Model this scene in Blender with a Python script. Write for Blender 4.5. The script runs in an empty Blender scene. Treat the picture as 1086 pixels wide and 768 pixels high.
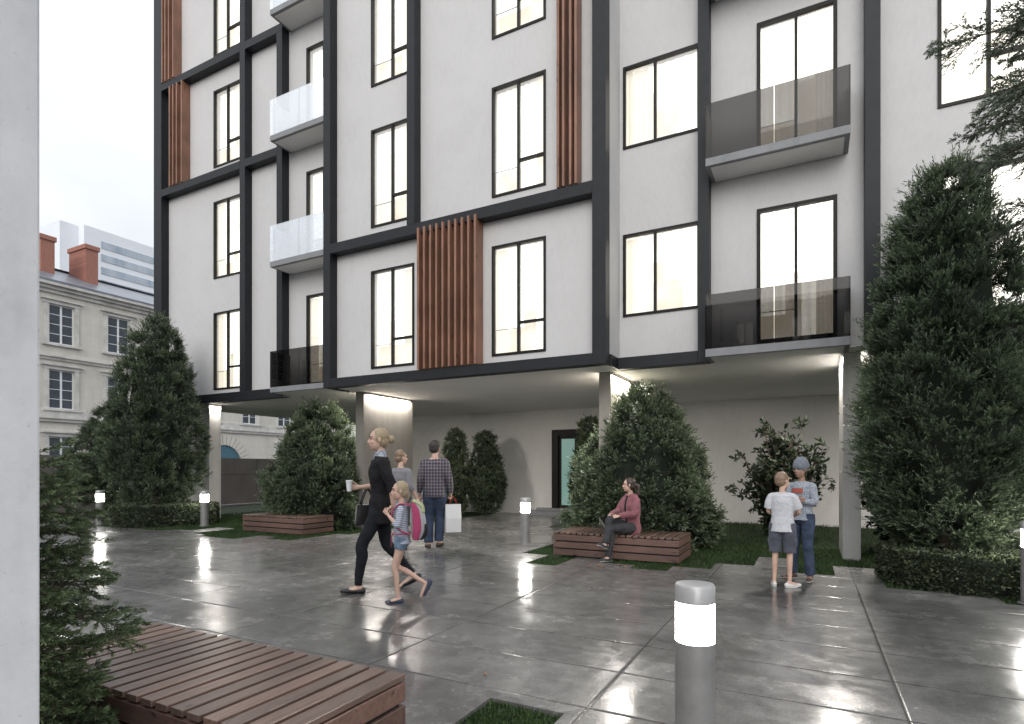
import bpy, bmesh, math, random
import numpy as np
from math import radians as R_, sin, cos, pi
from mathutils import Vector, Matrix
random.seed(7); rng = np.random.default_rng(11)
scene = bpy.context.scene
COL = scene.collection

# ------------------------------------------------------------------ object helpers
def link(o, parent=None):
    COL.objects.link(o)
    if parent is not None: o.parent = parent
    return o
def tag(o, label=None, cat=None, group=None, kind=None):
    if label: o['label'] = label
    if cat: o['category'] = cat
    if group: o['group'] = group
    if kind: o['kind'] = kind
    return o
def empty(name, loc=(0,0,0), rz=0.0, **kw):
    o = bpy.data.objects.new(name, None); o.location = loc; o.rotation_euler = (0,0,rz)
    o.empty_display_size = .2
    link(o); return tag(o, **kw)
def kids(o): return [c for c in bpy.data.objects if c.parent == o]
def copy_tree(o, parent=None):
    c = o.copy(); COL.objects.link(c)
    if parent is not None: c.parent = parent
    for ch in kids(o): copy_tree(ch, c)
    return c

class MB:
    def __init__(s): s.v=[]; s.f=[]; s.m=[]; s.smooth=False
    def box(s,x0,x1,y0,y1,z0,z1,mi=0):
        b=len(s.v)
        s.v += [(x0,y0,z0),(x1,y0,z0),(x1,y1,z0),(x0,y1,z0),(x0,y0,z1),(x1,y0,z1),(x1,y1,z1),(x0,y1,z1)]
        for f in ((0,3,2,1),(4,5,6,7),(0,1,5,4),(1,2,6,5),(2,3,7,6),(3,0,4,7)):
            s.f.append(tuple(b+i for i in f)); s.m.append(mi)
        return s
    def poly(s,pts,mi=0):
        b=len(s.v); s.v+=list(pts); s.f.append(tuple(range(b,b+len(pts)))); s.m.append(mi); return s
    def prism_x(s,yz,x0,x1,mi=0):
        b=len(s.v); n=len(yz)
        s.v+=[(x0,y,z) for y,z in yz]+[(x1,y,z) for y,z in yz]
        s.f.append(tuple(b+i for i in range(n))); s.m.append(mi)
        s.f.append(tuple(b+n+i for i in reversed(range(n)))); s.m.append(mi)
        for i in range(n):
            j=(i+1)%n; s.f.append((b+i,b+n+i,b+n+j,b+j)); s.m.append(mi)
        return s
    def prism_y(s,xz,y0,y1,mi=0):
        b=len(s.v); n=len(xz)
        s.v+=[(x,y0,z) for x,z in xz]+[(x,y1,z) for x,z in xz]
        s.f.append(tuple(b+i for i in range(n))); s.m.append(mi)
        s.f.append(tuple(b+n+i for i in reversed(range(n)))); s.m.append(mi)
        for i in range(n):
            j=(i+1)%n; s.f.append((b+i,b+n+i,b+n+j,b+j)); s.m.append(mi)
        return s
    def lathe(s,prof,n=32,c=(0,0),mi=0):
        b=len(s.v)
        for r,z in prof:
            for k in range(n):
                a=2*pi*k/n; s.v.append((c[0]+r*cos(a),c[1]+r*sin(a),z))
        for i in range(len(prof)-1):
            for k in range(n):
                j=(k+1)%n; s.f.append((b+i*n+k,b+i*n+j,b+(i+1)*n+j,b+(i+1)*n+k)); s.m.append(mi)
        s.f.append(tuple(b+k for k in reversed(range(n)))); s.m.append(mi)
        s.f.append(tuple(b+(len(prof)-1)*n+k for k in range(n))); s.m.append(mi)
        return s
    def tube(s,pts,rad,n=12,mi=0,ref=(1,0,0)):
        """closed tube through pts; rad: list of r or (rx,ry)"""
        P=[Vector(p) for p in pts]; ref=Vector(ref); b=len(s.v)
        for i,p in enumerate(P):
            t=(P[min(i+1,len(P)-1)]-P[max(i-1,0)]).normalized()
            sd=ref-ref.dot(t)*t
            if sd.length<1e-3: sd=Vector((0,1,0))-Vector((0,1,0)).dot(t)*t
            sd.normalize(); nn=t.cross(sd)
            r=rad[i]; rx,ry=(r if isinstance(r,(tuple,list)) else (r,r))
            for k in range(n):
                a=2*pi*k/n; s.v.append(tuple(p+sd*rx*cos(a)+nn*ry*sin(a)))
        for i in range(len(P)-1):
            for k in range(n):
                j=(k+1)%n; s.f.append((b+i*n+k,b+i*n+j,b+(i+1)*n+j,b+(i+1)*n+k)); s.m.append(mi)
        s.f.append(tuple(b+k for k in reversed(range(n)))); s.m.append(mi)
        s.f.append(tuple(b+(len(P)-1)*n+k for k in range(n))); s.m.append(mi)
        return s
    def ellip(s,c,r,n=14,mi=0,rot=None):
        b=len(s.v); c=Vector(c); M=rot or Matrix.Identity(3)
        m=n//2+1
        for i in range(1,m):
            ph=pi*i/m
            for k in range(n):
                a=2*pi*k/n
                s.v.append(tuple(c+M@Vector((r[0]*sin(ph)*cos(a),r[1]*sin(ph)*sin(a),r[2]*cos(ph)))))
        top=len(s.v); s.v.append(tuple(c+M@Vector((0,0,r[2])))); s.v.append(tuple(c+M@Vector((0,0,-r[2]))))
        for i in range(m-2):
            for k in range(n):
                j=(k+1)%n; s.f.append((b+i*n+k,b+(i+1)*n+k,b+(i+1)*n+j,b+i*n+j)); s.m.append(mi)
        for k in range(n):
            j=(k+1)%n
            s.f.append((top,b+k,b+j)); s.m.append(mi)
            s.f.append((top+1,b+(m-2)*n+j,b+(m-2)*n+k)); s.m.append(mi)
        return s
    def build(s,name,mats,parent=None,bevel=0,smooth=False,voxel=0,sm=0,segs=2):
        me=bpy.data.meshes.new(name); me.from_pydata(s.v,[],s.f)
        if not isinstance(mats,(list,tuple)): mats=[mats]
        for m in mats: me.materials.append(m)
        me.polygons.foreach_set('material_index',s.m)
        bm=bmesh.new(); bm.from_mesh(me); bmesh.ops.recalc_face_normals(bm,faces=bm.faces); bm.to_mesh(me); bm.free()
        o=bpy.data.objects.new(name,me); link(o,parent)
        if voxel:
            md=o.modifiers.new('r','REMESH'); md.mode='VOXEL'; md.voxel_size=voxel; md.use_smooth_shade=True
            if sm:
                m2=o.modifiers.new('s','SMOOTH'); m2.factor=.5; m2.iterations=sm
            dg=bpy.context.evaluated_depsgraph_get(); dg.update()
            me2=bpy.data.meshes.new_from_object(o.evaluated_get(dg)); o.modifiers.clear(); o.data=me2
            me2.polygons.foreach_set('use_smooth',[True]*len(me2.polygons))
            if not me2.materials:
                for m in mats: me2.materials.append(m)
        elif bevel:
            md=o.modifiers.new('b','BEVEL'); md.width=bevel; md.segments=segs; md.limit_method='ANGLE'; md.angle_limit=R_(40)
            md.harden_normals=False
        if smooth: o.data.polygons.foreach_set('use_smooth',[True]*len(o.data.polygons))
        return o

# ------------------------------------------------------------------ material helpers
class NT:
    def __init__(s,name):
        s.m=bpy.data.materials.new(name); s.m.use_nodes=True; s.t=s.m.node_tree; s.n=s.t.nodes; s.l=s.t.links
        s.p=s.n['Principled BSDF']; s.out=s.n['Material Output']
        s.co=s.n.new('ShaderNodeTexCoord')
    def set(s,**k):
        for a,v in k.items():
            a={'base':'Base Color','rough':'Roughness','metal':'Metallic','coat':'Coat Weight','coatr':'Coat Roughness','spec':'Specular IOR Level','ecol':'Emission Color','estr':'Emission Strength','trans':'Transmission Weight','ior':'IOR','alpha':'Alpha','sheen':'Sheen Weight','sss':'Subsurface Weight'}.get(a,a)
            s.put(s.p.inputs[a],v)
        return s
    def put(s,inp,v):
        if isinstance(v,bpy.types.NodeSocket): s.l.new(v,inp)
        elif isinstance(v,(tuple,list)) and len(v)==3 and inp.type=='RGBA': inp.default_value=(*v,1)
        else: inp.default_value=v
    def noise(s,scale,detail=4,rough=.55,vec=None,stretch=None,dist=0.0,coord='Object'):
        nd=s.n.new('ShaderNodeTexNoise'); nd.inputs['Scale'].default_value=scale; nd.inputs['Detail'].default_value=detail
        nd.inputs['Roughness'].default_value=rough; nd.inputs['Distortion'].default_value=dist
        v=vec or s.co.outputs[coord]
        if stretch:
            mp=s.n.new('ShaderNodeMapping'); mp.inputs['Scale'].default_value=stretch; s.l.new(v,mp.inputs['Vector']); v=mp.outputs[0]
        s.l.new(v,nd.inputs['Vector']); return nd.outputs['Fac']
    def ramp(s,fac,stops,interp='LINEAR'):
        nd=s.n.new('ShaderNodeValToRGB'); cr=nd.color_ramp; cr.interpolation=interp
        while len(cr.elements)<len(stops): cr.elements.new(.5)
        for e,(p,c) in zip(cr.elements,stops):
            e.position=p; e.color=(c,c,c,1) if not isinstance(c,(tuple,list)) else (*c,1)
        s.put(nd.inputs[0],fac); return nd.outputs[0]
    def math(s,op,a,b=0.0,c=None,clamp=False):
        nd=s.n.new('ShaderNodeMath'); nd.operation=op; nd.use_clamp=clamp; s.put(nd.inputs[0],a); s.put(nd.inputs[1],b)
        if c is not None: s.put(nd.inputs[2],c)
        return nd.outputs[0]
    def mix(s,fac,a,b,bt='MIX'):
        nd=s.n.new('ShaderNodeMix'); nd.data_type='RGBA'; nd.blend_type=bt; s.put(nd.inputs[0],fac); s.put(nd.inputs[6],a); s.put(nd.inputs[7],b); return nd.outputs[2]
    def xyz(s,coord='Object'):
        nd=s.n.new('ShaderNodeSeparateXYZ'); s.l.new(s.co.outputs[coord],nd.inputs[0]); return nd.outputs
    def bump(s,h,strength=.3,dist=.01,normal=None):
        nd=s.n.new('ShaderNodeBump'); nd.inputs['Strength'].default_value=strength; nd.inputs['Distance'].default_value=dist
        s.l.new(h,nd.inputs['Height'])
        if normal: s.l.new(normal,nd.inputs['Normal'])
        s.l.new(nd.outputs[0],s.p.inputs['Normal']); return nd.outputs[0]
    def groove(s,v,period,off,half):
        x=s.math('ADD',v,-off); x=s.math('DIVIDE',x,period); x=s.math('FRACT',x); x=s.math('SUBTRACT',x,.5); x=s.math('ABSOLUTE',x)
        w=half/period; x=s.math('DIVIDE',s.math('SUBTRACT',x,.5-w),w,clamp=True); return s.math('MULTIPLY',x,x)
    def band(s,v,period,off,half):
        """1 inside a thin line repeated every period"""
        x=s.math('ADD',v,-off); x=s.math('DIVIDE',x,period); x=s.math('FRACT',x); x=s.math('SUBTRACT',x,.5); x=s.math('ABSOLUTE',x)
        return s.math('GREATER_THAN',x,.5-half/period)
def simple(name,col,rough=.6,var=.12,scale=6,bump=0,bscale=40,**kw):
    t=NT(name); n=t.noise(scale); c=t.ramp(n,[(.3,[x*(1-var) for x in col]),(.7,[min(1,x*(1+var)) for x in col])])
    t.set(base=c,rough=rough,**kw)
    if bump: t.bump(t.noise(bscale,3),bump,.004)
    return t.m
M={}
def plaster(name,col,streak=.06):
    t=NT(name)
    n1=t.noise(1.1,5,.6); n2=t.noise(16,5,.7,stretch=(1,1,.45)); n3=t.noise(120,2,.6)
    a=t.math('ADD',t.math('MULTIPLY',n1,.5),t.math('MULTIPLY',n2,.5))
    c=t.ramp(a,[(.32,[x*(1-streak*1.6) for x in col]),(.5,col),(.7,[min(1,x*(1+streak)) for x in col])])
    h=t.math('ADD',t.math('MULTIPLY',n3,.6),t.math('MULTIPLY',t.noise(260,1,.5,stretch=(1,1,.25)),.6))
    t.set(base=c,rough=.85); t.bump(h,.35,.004); return t.m
M['plaster']=plaster('white_plaster',(.575,.568,.565),.05)
M['soffit']=plaster('soffit_plaster',(.80,.795,.785),.04)
M['podium']=plaster('podium_plaster',(.70,.69,.665),.06)
def concrete(name,col,rough=.75):
    t=NT(name)
    n1=t.noise(1.6,6,.62); n2=t.noise(14,5,.65); n3=t.noise(5,4,.6,stretch=(1,1,.12))
    a=t.math('ADD',t.math('MULTIPLY',n1,.45),t.math('ADD',t.math('MULTIPLY',n2,.2),t.math('MULTIPLY',n3,.35)))
    c=t.ramp(a,[(.30,[x*.72 for x in col]),(.5,col),(.68,[x*1.18 for x in col])])
    pores=t.ramp(t.noise(75,2,.5),[(.22,.3),(.30,1.)])
    c2=t.mix(t.math('SUBTRACT',1.,pores),c,[x*.6 for x in col])
    t.set(base=c2,rough=rough); t.bump(t.math('ADD',t.noise(60,4,.6),t.math('MULTIPLY',pores,.5)),.25,.004); return t.m
M['concrete']=concrete('column_concrete',(.50,.49,.47))
M['pillar']=concrete('smooth_pillar_concrete',(.66,.665,.68))
M['fence']=concrete('brown_grey_concrete',(.15,.135,.125))
M['frame']=simple('anthracite_cladding',(.014,.016,.019),.5,.18,5,.15,70,spec=.3)
M['winframe']=simple('dark_window_aluminium',(.010,.0095,.009),.5,.1,8,spec=.25)
M['slab']=concrete('balcony_slab_grey',(.22,.225,.235),.6)
def wood(name,col,rough=.55,axis='Z',coat=0.0,knots=True):
    t=NT(name)
    st={'Z':(9,9,.45),'X':(.45,9,9),'Y':(9,.45,9)}[axis]
    n=t.noise(6,6,.62,stretch=st,dist=.6); n2=t.noise(30,3,.6,stretch=st)
    oi=t.n.new('ShaderNodeNewGeometry')
    a=t.math('ADD',t.math('MULTIPLY',n,.7),t.math('MULTIPLY',n2,.3))
    c=t.ramp(a,[(.30,[x*.5 for x in col]),(.5,col),(.72,[x*1.45 for x in col])])
    big=t.ramp(t.noise(1.2,3,.5),[(.35,.75),(.65,1.15)])
    c=t.mix(1.,c,big,'MULTIPLY')
    c=t.mix(1.,c,t.ramp(oi.outputs['Random Per Island'],[(0,(.68,.70,.72)),(1,(1.28,1.22,1.18))]),'MULTIPLY')
    if knots:
        st2={'Z':(1,1,.4),'X':(.4,1,1),'Y':(1,.4,1)}[axis]
        k=t.noise(11,2,.4,stretch=st2,dist=.3); kk=t.ramp(k,[(.69,0.),(.74,1.)])
        c=t.mix(kk,c,[x*.25 for x in col])
    t.set(base=c,rough=rough,coat=coat,coatr=.25); t.bump(a,.25,.003); return t.m
M['fin']=wood('reddish_wood_fin',(.30,.150,.095),.45)
M['deck']=wood('bench_decking_wood',(.150,.098,.078),.40,'Y',.4)
M['deckside']=wood('bench_side_wood',(.135,.080,.065),.48,'X',.25)
M['void']=simple('dark_bench_core',(.012,.011,.010),.8)
# glazing
def glazing(name,tint,refl,rough=.02,bump=.0):
    t=NT(name); t.n.remove(t.p)
    tr=t.n.new('ShaderNodeBsdfTransparent'); tr.inputs[0].default_value=(*tint,1)
    gl=t.n.new('ShaderNodeBsdfGlossy'); gl.inputs['Roughness'].default_value=rough; gl.inputs[0].default_value=(1,1,1,1)
    fr=t.n.new('ShaderNodeLayerWeight'); fr.inputs[0].default_value=.5
    f=t.math('ADD',t.math('MULTIPLY',t.math('POWER',fr.outputs['Facing'],5.),.9),.04+refl,clamp=True)
    if bump:
        bn=t.n.new('ShaderNodeBump'); bn.inputs['Strength'].default_value=bump; bn.inputs['Distance'].default_value=.01
        t.l.new(t.noise(1.5,2,.5),bn.inputs['Height']); t.l.new(bn.outputs[0],gl.inputs['Normal'])
    mx=t.n.new('ShaderNodeMixShader'); t.l.new(f,mx.inputs[0]); t.l.new(tr.outputs[0],mx.inputs[1]); t.l.new(gl.outputs[0],mx.inputs[2])
    t.l.new(mx.outputs[0],t.out.inputs[0]); return t.m
M['pane']=glazing('clear_window_glass',(.96,.97,.95),.13,.01,.12)
M['balglass']=glazing('balcony_safety_glass',(.38,.375,.37),-.025,.01)
M['balglass2']=glazing('milky_balcony_glass',(.80,.84,.88),.55,.02)
M['blueglass']=simple('dark_blue_old_glass',(.035,.05,.065),.12,.3,2)
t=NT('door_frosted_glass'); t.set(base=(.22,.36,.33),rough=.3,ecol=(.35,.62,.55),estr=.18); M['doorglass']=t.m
# lit blinds behind the panes
t=NT('lit_window_blind'); z=t.xyz(); w=t.math('SINE',t.math('MULTIPLY',z[0],46.))
n=t.noise(1.4,2,.5)
v=t.math('ADD',t.math('MULTIPLY',w,.05),t.math('ADD',t.math('MULTIPLY',n,.8),.30))
c=t.ramp(n,[(.35,(1,.94,.83)),(.6,(1,.985,.95))])
t.set(base=(.8,.77,.7),rough=.9,ecol=c); t.l.new(t.math('MULTIPLY',v,1.3),t.p.inputs['Emission Strength']); M['blind']=t.m
t=NT('glowing_cream_curtain'); t.set(base=(.7,.66,.58),rough=.9,ecol=(1,.93,.80),estr=.42); M['curtain']=t.m  # curtain backlight put in as emission
t=NT('furnished_room_glow'); x=t.xyz(); n=t.noise(2.2,2,.4); t.set(base=(.5,.45,.38),rough=.8,ecol=t.ramp(n,[(.38,(.80,.68,.52)),(.62,(1,.93,.80))]),estr=.62); M['room']=t.m  # cabinet boxes glow by emission in place of room light
for k_ in ('blind','curtain','room'): M[k_].cycles.emission_sampling='NONE'
t=NT('bollard_diffuser'); t.set(base=(.9,.9,.9),rough=.3,ecol=(1,.965,.90),estr=42.); M['lamp']=t.m
t=NT('warm_led_strip'); t.set(base=(.9,.9,.8),ecol=(1,.84,.64),estr=14.); M['led']=t.m; t.m.cycles.emission_sampling='NONE'
M['metal']=simple('brushed_grey_metal',(.25,.245,.24),.5,.14,9,.1,80,metal=.25)
M['metalcap']=simple('bollard_cap_metal',(.42,.42,.42),.35,.05,9,metal=.25)
# classical building
def stone(name,col):
    t=NT(name); x=t.xyz()
    n=t.noise(.5,6,.65); n2=t.noise(2.2,4,.6,stretch=(1,1,.15))
    a=t.math('ADD',t.math('MULTIPLY',n,.5),t.math('MULTIPLY',n2,.5))
    c=t.ramp(a,[(.3,[k*.80 for k in col]),(.55,col),(.75,[k*1.1 for k in col])])
    j=t.math('MAXIMUM',t.band(x[2],.62,0,.008),t.math('MULTIPLY',t.band(x[1],1.9,.3,.006),.6))
    c=t.mix(t.math('MULTIPLY',j,.35),c,[k*.5 for k in col]); t.set(base=c,rough=.85); t.bump(t.noise(12,4,.6),.3,.01); return t.m
M['stone']=stone('pale_limestone',(.61,.585,.53))
M['trimstone']=simple('limestone_trim',(.54,.53,.50),.8,.22,1.6,.2,20)
M['whitepaint']=simple('white_painted_wood',(.74,.75,.76),.5,.05,3)
t=NT('blue_grey_slate'); x=t.xyz(); n=t.noise(.8,5,.6); c=t.ramp(n,[(.3,(.105,.125,.155)),(.7,(.20,.225,.26))])
c=t.mix(t.math('MULTIPLY',t.band(x[1],.35,0,.015),.5),c,(.07,.08,.1)); t.set(base=c,rough=.35); M['slate']=t.m
t=NT('chimney_brick'); br=t.n.new('ShaderNodeTexBrick'); br.inputs['Scale'].default_value=4.5
br.inputs['Color1'].default_value=(.29,.115,.082,1); br.inputs['Color2'].default_value=(.36,.155,.115,1); br.inputs['Mortar'].default_value=(.30,.19,.15,1)
mp=t.n.new('ShaderNodeMapping'); mp.inputs['Rotation'].default_value=(pi/2,0,pi/2); t.l.new(t.co.outputs['Object'],mp.inputs[0]); t.l.new(mp.outputs[0],br.inputs[0])
t.set(base=br.outputs[0],rough=.85); M['brick']=t.m
M['tower']=simple('tower_hazed_white_panel',(.76,.79,.83),.7,.03,.1)  # white paled further, distance haze put into the colour
t=NT('tower_hazed_glazing'); n=t.noise(.35,3,.6,stretch=(1,1,.3)); t.set(base=t.ramp(n,[(.35,(.30,.37,.44)),(.65,(.46,.52,.58))]),rough=.3); M['towerglass']=t.m  # glazing paled in colour to stand for distance haze
M['asphalt']=simple('wet_street_asphalt',(.10,.10,.105),.45,.2,3,.3,60)
M['lightpave']=concrete('pale_side_pavement',(.34,.34,.345),.6)
# wet paving
t=NT('wet_concrete_paving'); x=t.xyz()
jx=t.band(x[0],1.64,-1.98+0.82,.006); jy=t.band(x[1],.66,3.51+.33,.005)
jit=t.n.new('ShaderNodeTexWhiteNoise'); jit.noise_dimensions='2D'
cx=t.math('FLOOR',t.math('DIVIDE',t.math('ADD',x[0],1.98),1.64)); cy=t.math('FLOOR',t.math('DIVIDE',t.math('ADD',x[1],-3.51),.66))
cb=t.n.new('ShaderNodeCombineXYZ'); t.l.new(cx,cb.inputs[0]); t.l.new(cy,cb.inputs[1]); t.l.new(cb.outputs[0],jit.inputs['Vector'])
n1=t.noise(.75,7,.66,dist=.6); n2=t.noise(6,6,.72,dist=.3); n3=t.noise(60,4,.75)
a=t.math('ADD',t.math('MULTIPLY',n1,.45),t.math('ADD',t.math('MULTIPLY',n2,.30),t.math('MULTIPLY',n3,.25)))
col=t.ramp(a,[(.36,(.036,.035,.035)),(.46,(.085,.084,.083)),(.55,(.155,.152,.148)),(.66,(.27,.265,.258))])
slabv=t.math('ADD',t.math('MULTIPLY',jit.outputs['Value'],.50),.76)
col=t.mix(1.,col,slabv,'MULTIPLY')
# slab-to-slab value as colour
joint=t.math('MAXIMUM',jx,jy)
col=t.mix(t.math('MULTIPLY',joint,.85),col,(.012,.012,.012))
wet=t.ramp(t.noise(.6,6,.62,dist=.9),[(.30,0.),(.56,1.)])
rgh=t.math('ADD',t.math('MULTIPLY',t.math('SUBTRACT',1.,wet),.26),t.math('ADD',.035,t.math('MULTIPLY',t.ramp(n2,[(.30,0.),(.80,1.)]),.20)))
t.set(base=col,rough=.55,coat=1.,coatr=rgh); t.p.inputs['Coat IOR'].default_value=1.40
rip=t.math('MULTIPLY',t.noise(55,3,.6),t.math('ADD',.25,t.math('MULTIPLY',t.math('SUBTRACT',1.,wet),.9)))
grv=t.math('MAXIMUM',t.groove(x[0],1.64,-1.98+.82,.022),t.groove(x[1],.66,3.51+.33,.020))
h=t.math('SUBTRACT',t.math('ADD',rip,t.math('MULTIPLY',t.noise(7,3,.5),.5)),t.math('MULTIPLY',grv,3.5))
bn=t.bump(h,.42,.004); t.l.new(bn,t.p.inputs['Coat Normal']); M['paving']=t.m
t=NT('lawn_soil'); t.set(base=t.ramp(t.noise(14,4),[(.35,(.012,.022,.010)),(.7,(.030,.050,.020))]),rough=.95); M['soil']=t.m
def leafmat(name,dark,light,rough=.5,trans=.12,spec=.4,objvar=True):
    t=NT(name); at=t.n.new('ShaderNodeAttribute'); at.attribute_name='tint'
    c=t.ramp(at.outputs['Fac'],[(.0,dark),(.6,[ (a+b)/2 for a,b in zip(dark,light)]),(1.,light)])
    n=t.ramp(t.noise(1.6,3,.5),[(.35,.75),(.7,1.2)]); c=t.mix(1.,c,n,'MULTIPLY')
    t.set(base=c,rough=rough,spec=spec)
    tl=t.n.new('ShaderNodeBsdfTranslucent'); t.l.new(c,tl.inputs[0]); mx=t.n.new('ShaderNodeMixShader'); mx.inputs[0].default_value=trans
    t.l.new(t.p.outputs[0],mx.inputs[1]); t.l.new(tl.outputs[0],mx.inputs[2]); t.l.new(mx.outputs[0],t.out.inputs[0]); return t.m
M['yew']=leafmat('yew_foliage',(.008,.018,.009),(.205,.26,.15))
M['juniper']=leafmat('juniper_foliage',(.007,.016,.008),(.22,.285,.165))
M['fir']=leafmat('fir_needles',(.030,.060,.024),(.30,.38,.19))
M['thuja']=leafmat('thuja_sprays',(.035,.055,.035),(.30,.35,.25),trans=.35)
M['laurel']=leafmat('laurel_leaf',(.012,.022,.012),(.045,.065,.032),.5,.08,.3)
M['hedge']=leafmat('hedge_leaf',(.018,.028,.014),(.13,.155,.085))
M['grass']=leafmat('grass_blade',(.018,.040,.012),(.06,.11,.03),.55,.2)
M['bark']=simple('dark_bark',(.075,.055,.042),.9,.3,12,.8,40)
M['twigs']=simple('shaded_inner_twigs',(.010,.016,.009),.95,.3,8)  # near black stands for the shade inside crowns and hedges
M['dryleaf']=simple('dry_orange_leaf',(.36,.16,.06),.7,.3,30)
# ================================================================== THE SETTING
def struct(name, mb, mat, **k):
    o=mb.build(name,mat,None,**k); o['kind']='structure'; return o
# lawn areas as rectangles (x0,x1,y0,y1)
LAWN=[(-4.25,-3.76,8.5,12.5),(-3.76,-3.27,7.62,16.15),(-3.27,-2.77,8.5,16.15),(-2.77,-2.26,8.2,16.15),(-2.26,-1.75,7.93,16.15),
      (-1.75,-1.24,8.36,16.15),(-1.24,-.73,8.93,16.15),(-.73,-.22,9.88,16.15),(-.22,.28,8.6,16.15),(.28,.79,9.45,16.15),
      (.79,1.28,8.0,16.15),(1.28,1.79,8.08,16.15),(1.79,2.3,7.62,16.15),(2.3,2.8,7.0,16.15),(2.8,7.5,6.6,16.15),(-5.6,-3.76,12.5,16.15),
      (-16.3,-14.5,7.74,13),(-14.5,-13.0,7.82,13),(-13.0,-12.5,8.2,13),(-12.5,-11.9,8.9,13),(-11.9,-11.4,7.8,13),(-11.4,-10.2,7.56,13),
      (-10.2,-9.7,8.2,13),(-9.7,-9.0,7.9,13),(-9.0,-8.7,9.2,13),(-16.3,-8.7,13,16.15),(-19.5,-16.3,8.7,24),(-16.3,-12,16.15,24),
      (-1.737,-1.25,1.9,3.05)]
PX0,PX1,PY0,PY1=-20.0,8.0,-6.0,16.15
xs=sorted(set([PX0,PX1]+[round(v,3) for r in LAWN for v in r[:2] if PX0<v<PX1])); ys=sorted(set([PY0,PY1]+[round(v,3) for r in LAWN for v in r[2:] if PY0<v<PY1]))
def lawn_at(x,y): return any(a<x<b and c<y<d for a,b,c,d in LAWN)
mb=MB()
nx,ny=len(xs)-1,len(ys)-1
occ=[[not lawn_at((xs[i]+xs[i+1])/2,(ys[j]+ys[j+1])/2) for j in range(ny)] for i in range(nx)]
for i in range(nx):
    for j in range(ny):
        if not occ[i][j]: continue
        x0,x1,y0,y1=xs[i],xs[i+1],ys[j],ys[j+1]
        mb.poly([(x0,y0,0),(x1,y0,0),(x1,y1,0),(x0,y1,0)])
        for (di,dj,a,b) in ((-1,0,(x0,y1),(x0,y0)),(1,0,(x1,y0),(x1,y1)),(0,-1,(x0,y0),(x1,y0)),(0,1,(x1,y1),(x0,y1))):
            ii,jj=i+di,j+dj
            if not(0<=ii<nx and 0<=jj<ny) or not occ[ii][jj]:
                mb.poly([(a[0],a[1],0),(a[0],a[1],-.09),(b[0],b[1],-.09),(b[0],b[1],0)])
me=bpy.data.meshes.new('paving'); me.from_pydata(mb.v,[],mb.f); me.materials.append(M['paving'])
bm=bmesh.new(); bm.from_mesh(me); bmesh.ops.remove_doubles(bm,verts=bm.verts,dist=1e-4); bmesh.ops.recalc_face_normals(bm,faces=bm.faces); bm.to_mesh(me); bm.free()
o=bpy.data.objects.new('paving',me); link(o); o['kind']='structure'
if me.polygons[0].normal.z<0: me.flip_normals()
struct('ground',MB().box(-400,400,-300,500,-1.2,-.1),M['asphalt'])
struct('lawn_bed',MB().box(-19.6,8,1.0,26,-.095,-.035),M['soil'])
struct('side_pavement',MB().box(-20.4,-19.6,-30,60,-.2,-.004),M['lightpave'])

# ------------------------------------------------------------------ window / wall helpers (facade along x, facing -y)
def wall_sheet(mb,y,x0,x1,z0,z1,ops,depth=.26,mi=0):
    xs=sorted(set([x0,x1]+[v for o in ops for v in o[:2]])); zs=sorted(set([z0,z1]+[v for o in ops for v in o[2:4]]))
    for i in range(len(xs)-1):
        for j in range(len(zs)-1):
            cx,cz=(xs[i]+xs[i+1])/2,(zs[j]+zs[j+1])/2
            if any(a<cx<b and c<cz<d for a,b,c,d in ops): continue
            mb.poly([(xs[i],y,zs[j]),(xs[i+1],y,zs[j]),(xs[i+1],y,zs[j+1]),(xs[i],y,zs[j+1])],mi)
    for a,b,c,d in ops:
        for p,q in (((a,c),(b,c)),((b,c),(b,d)),((b,d),(a,d)),((a,d),(a,c))):
            mb.poly([(p[0],y,p[1]),(p[0],y+depth,p[1]),(q[0],y+depth,q[1]),(q[0],y,q[1])],mi)
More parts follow.
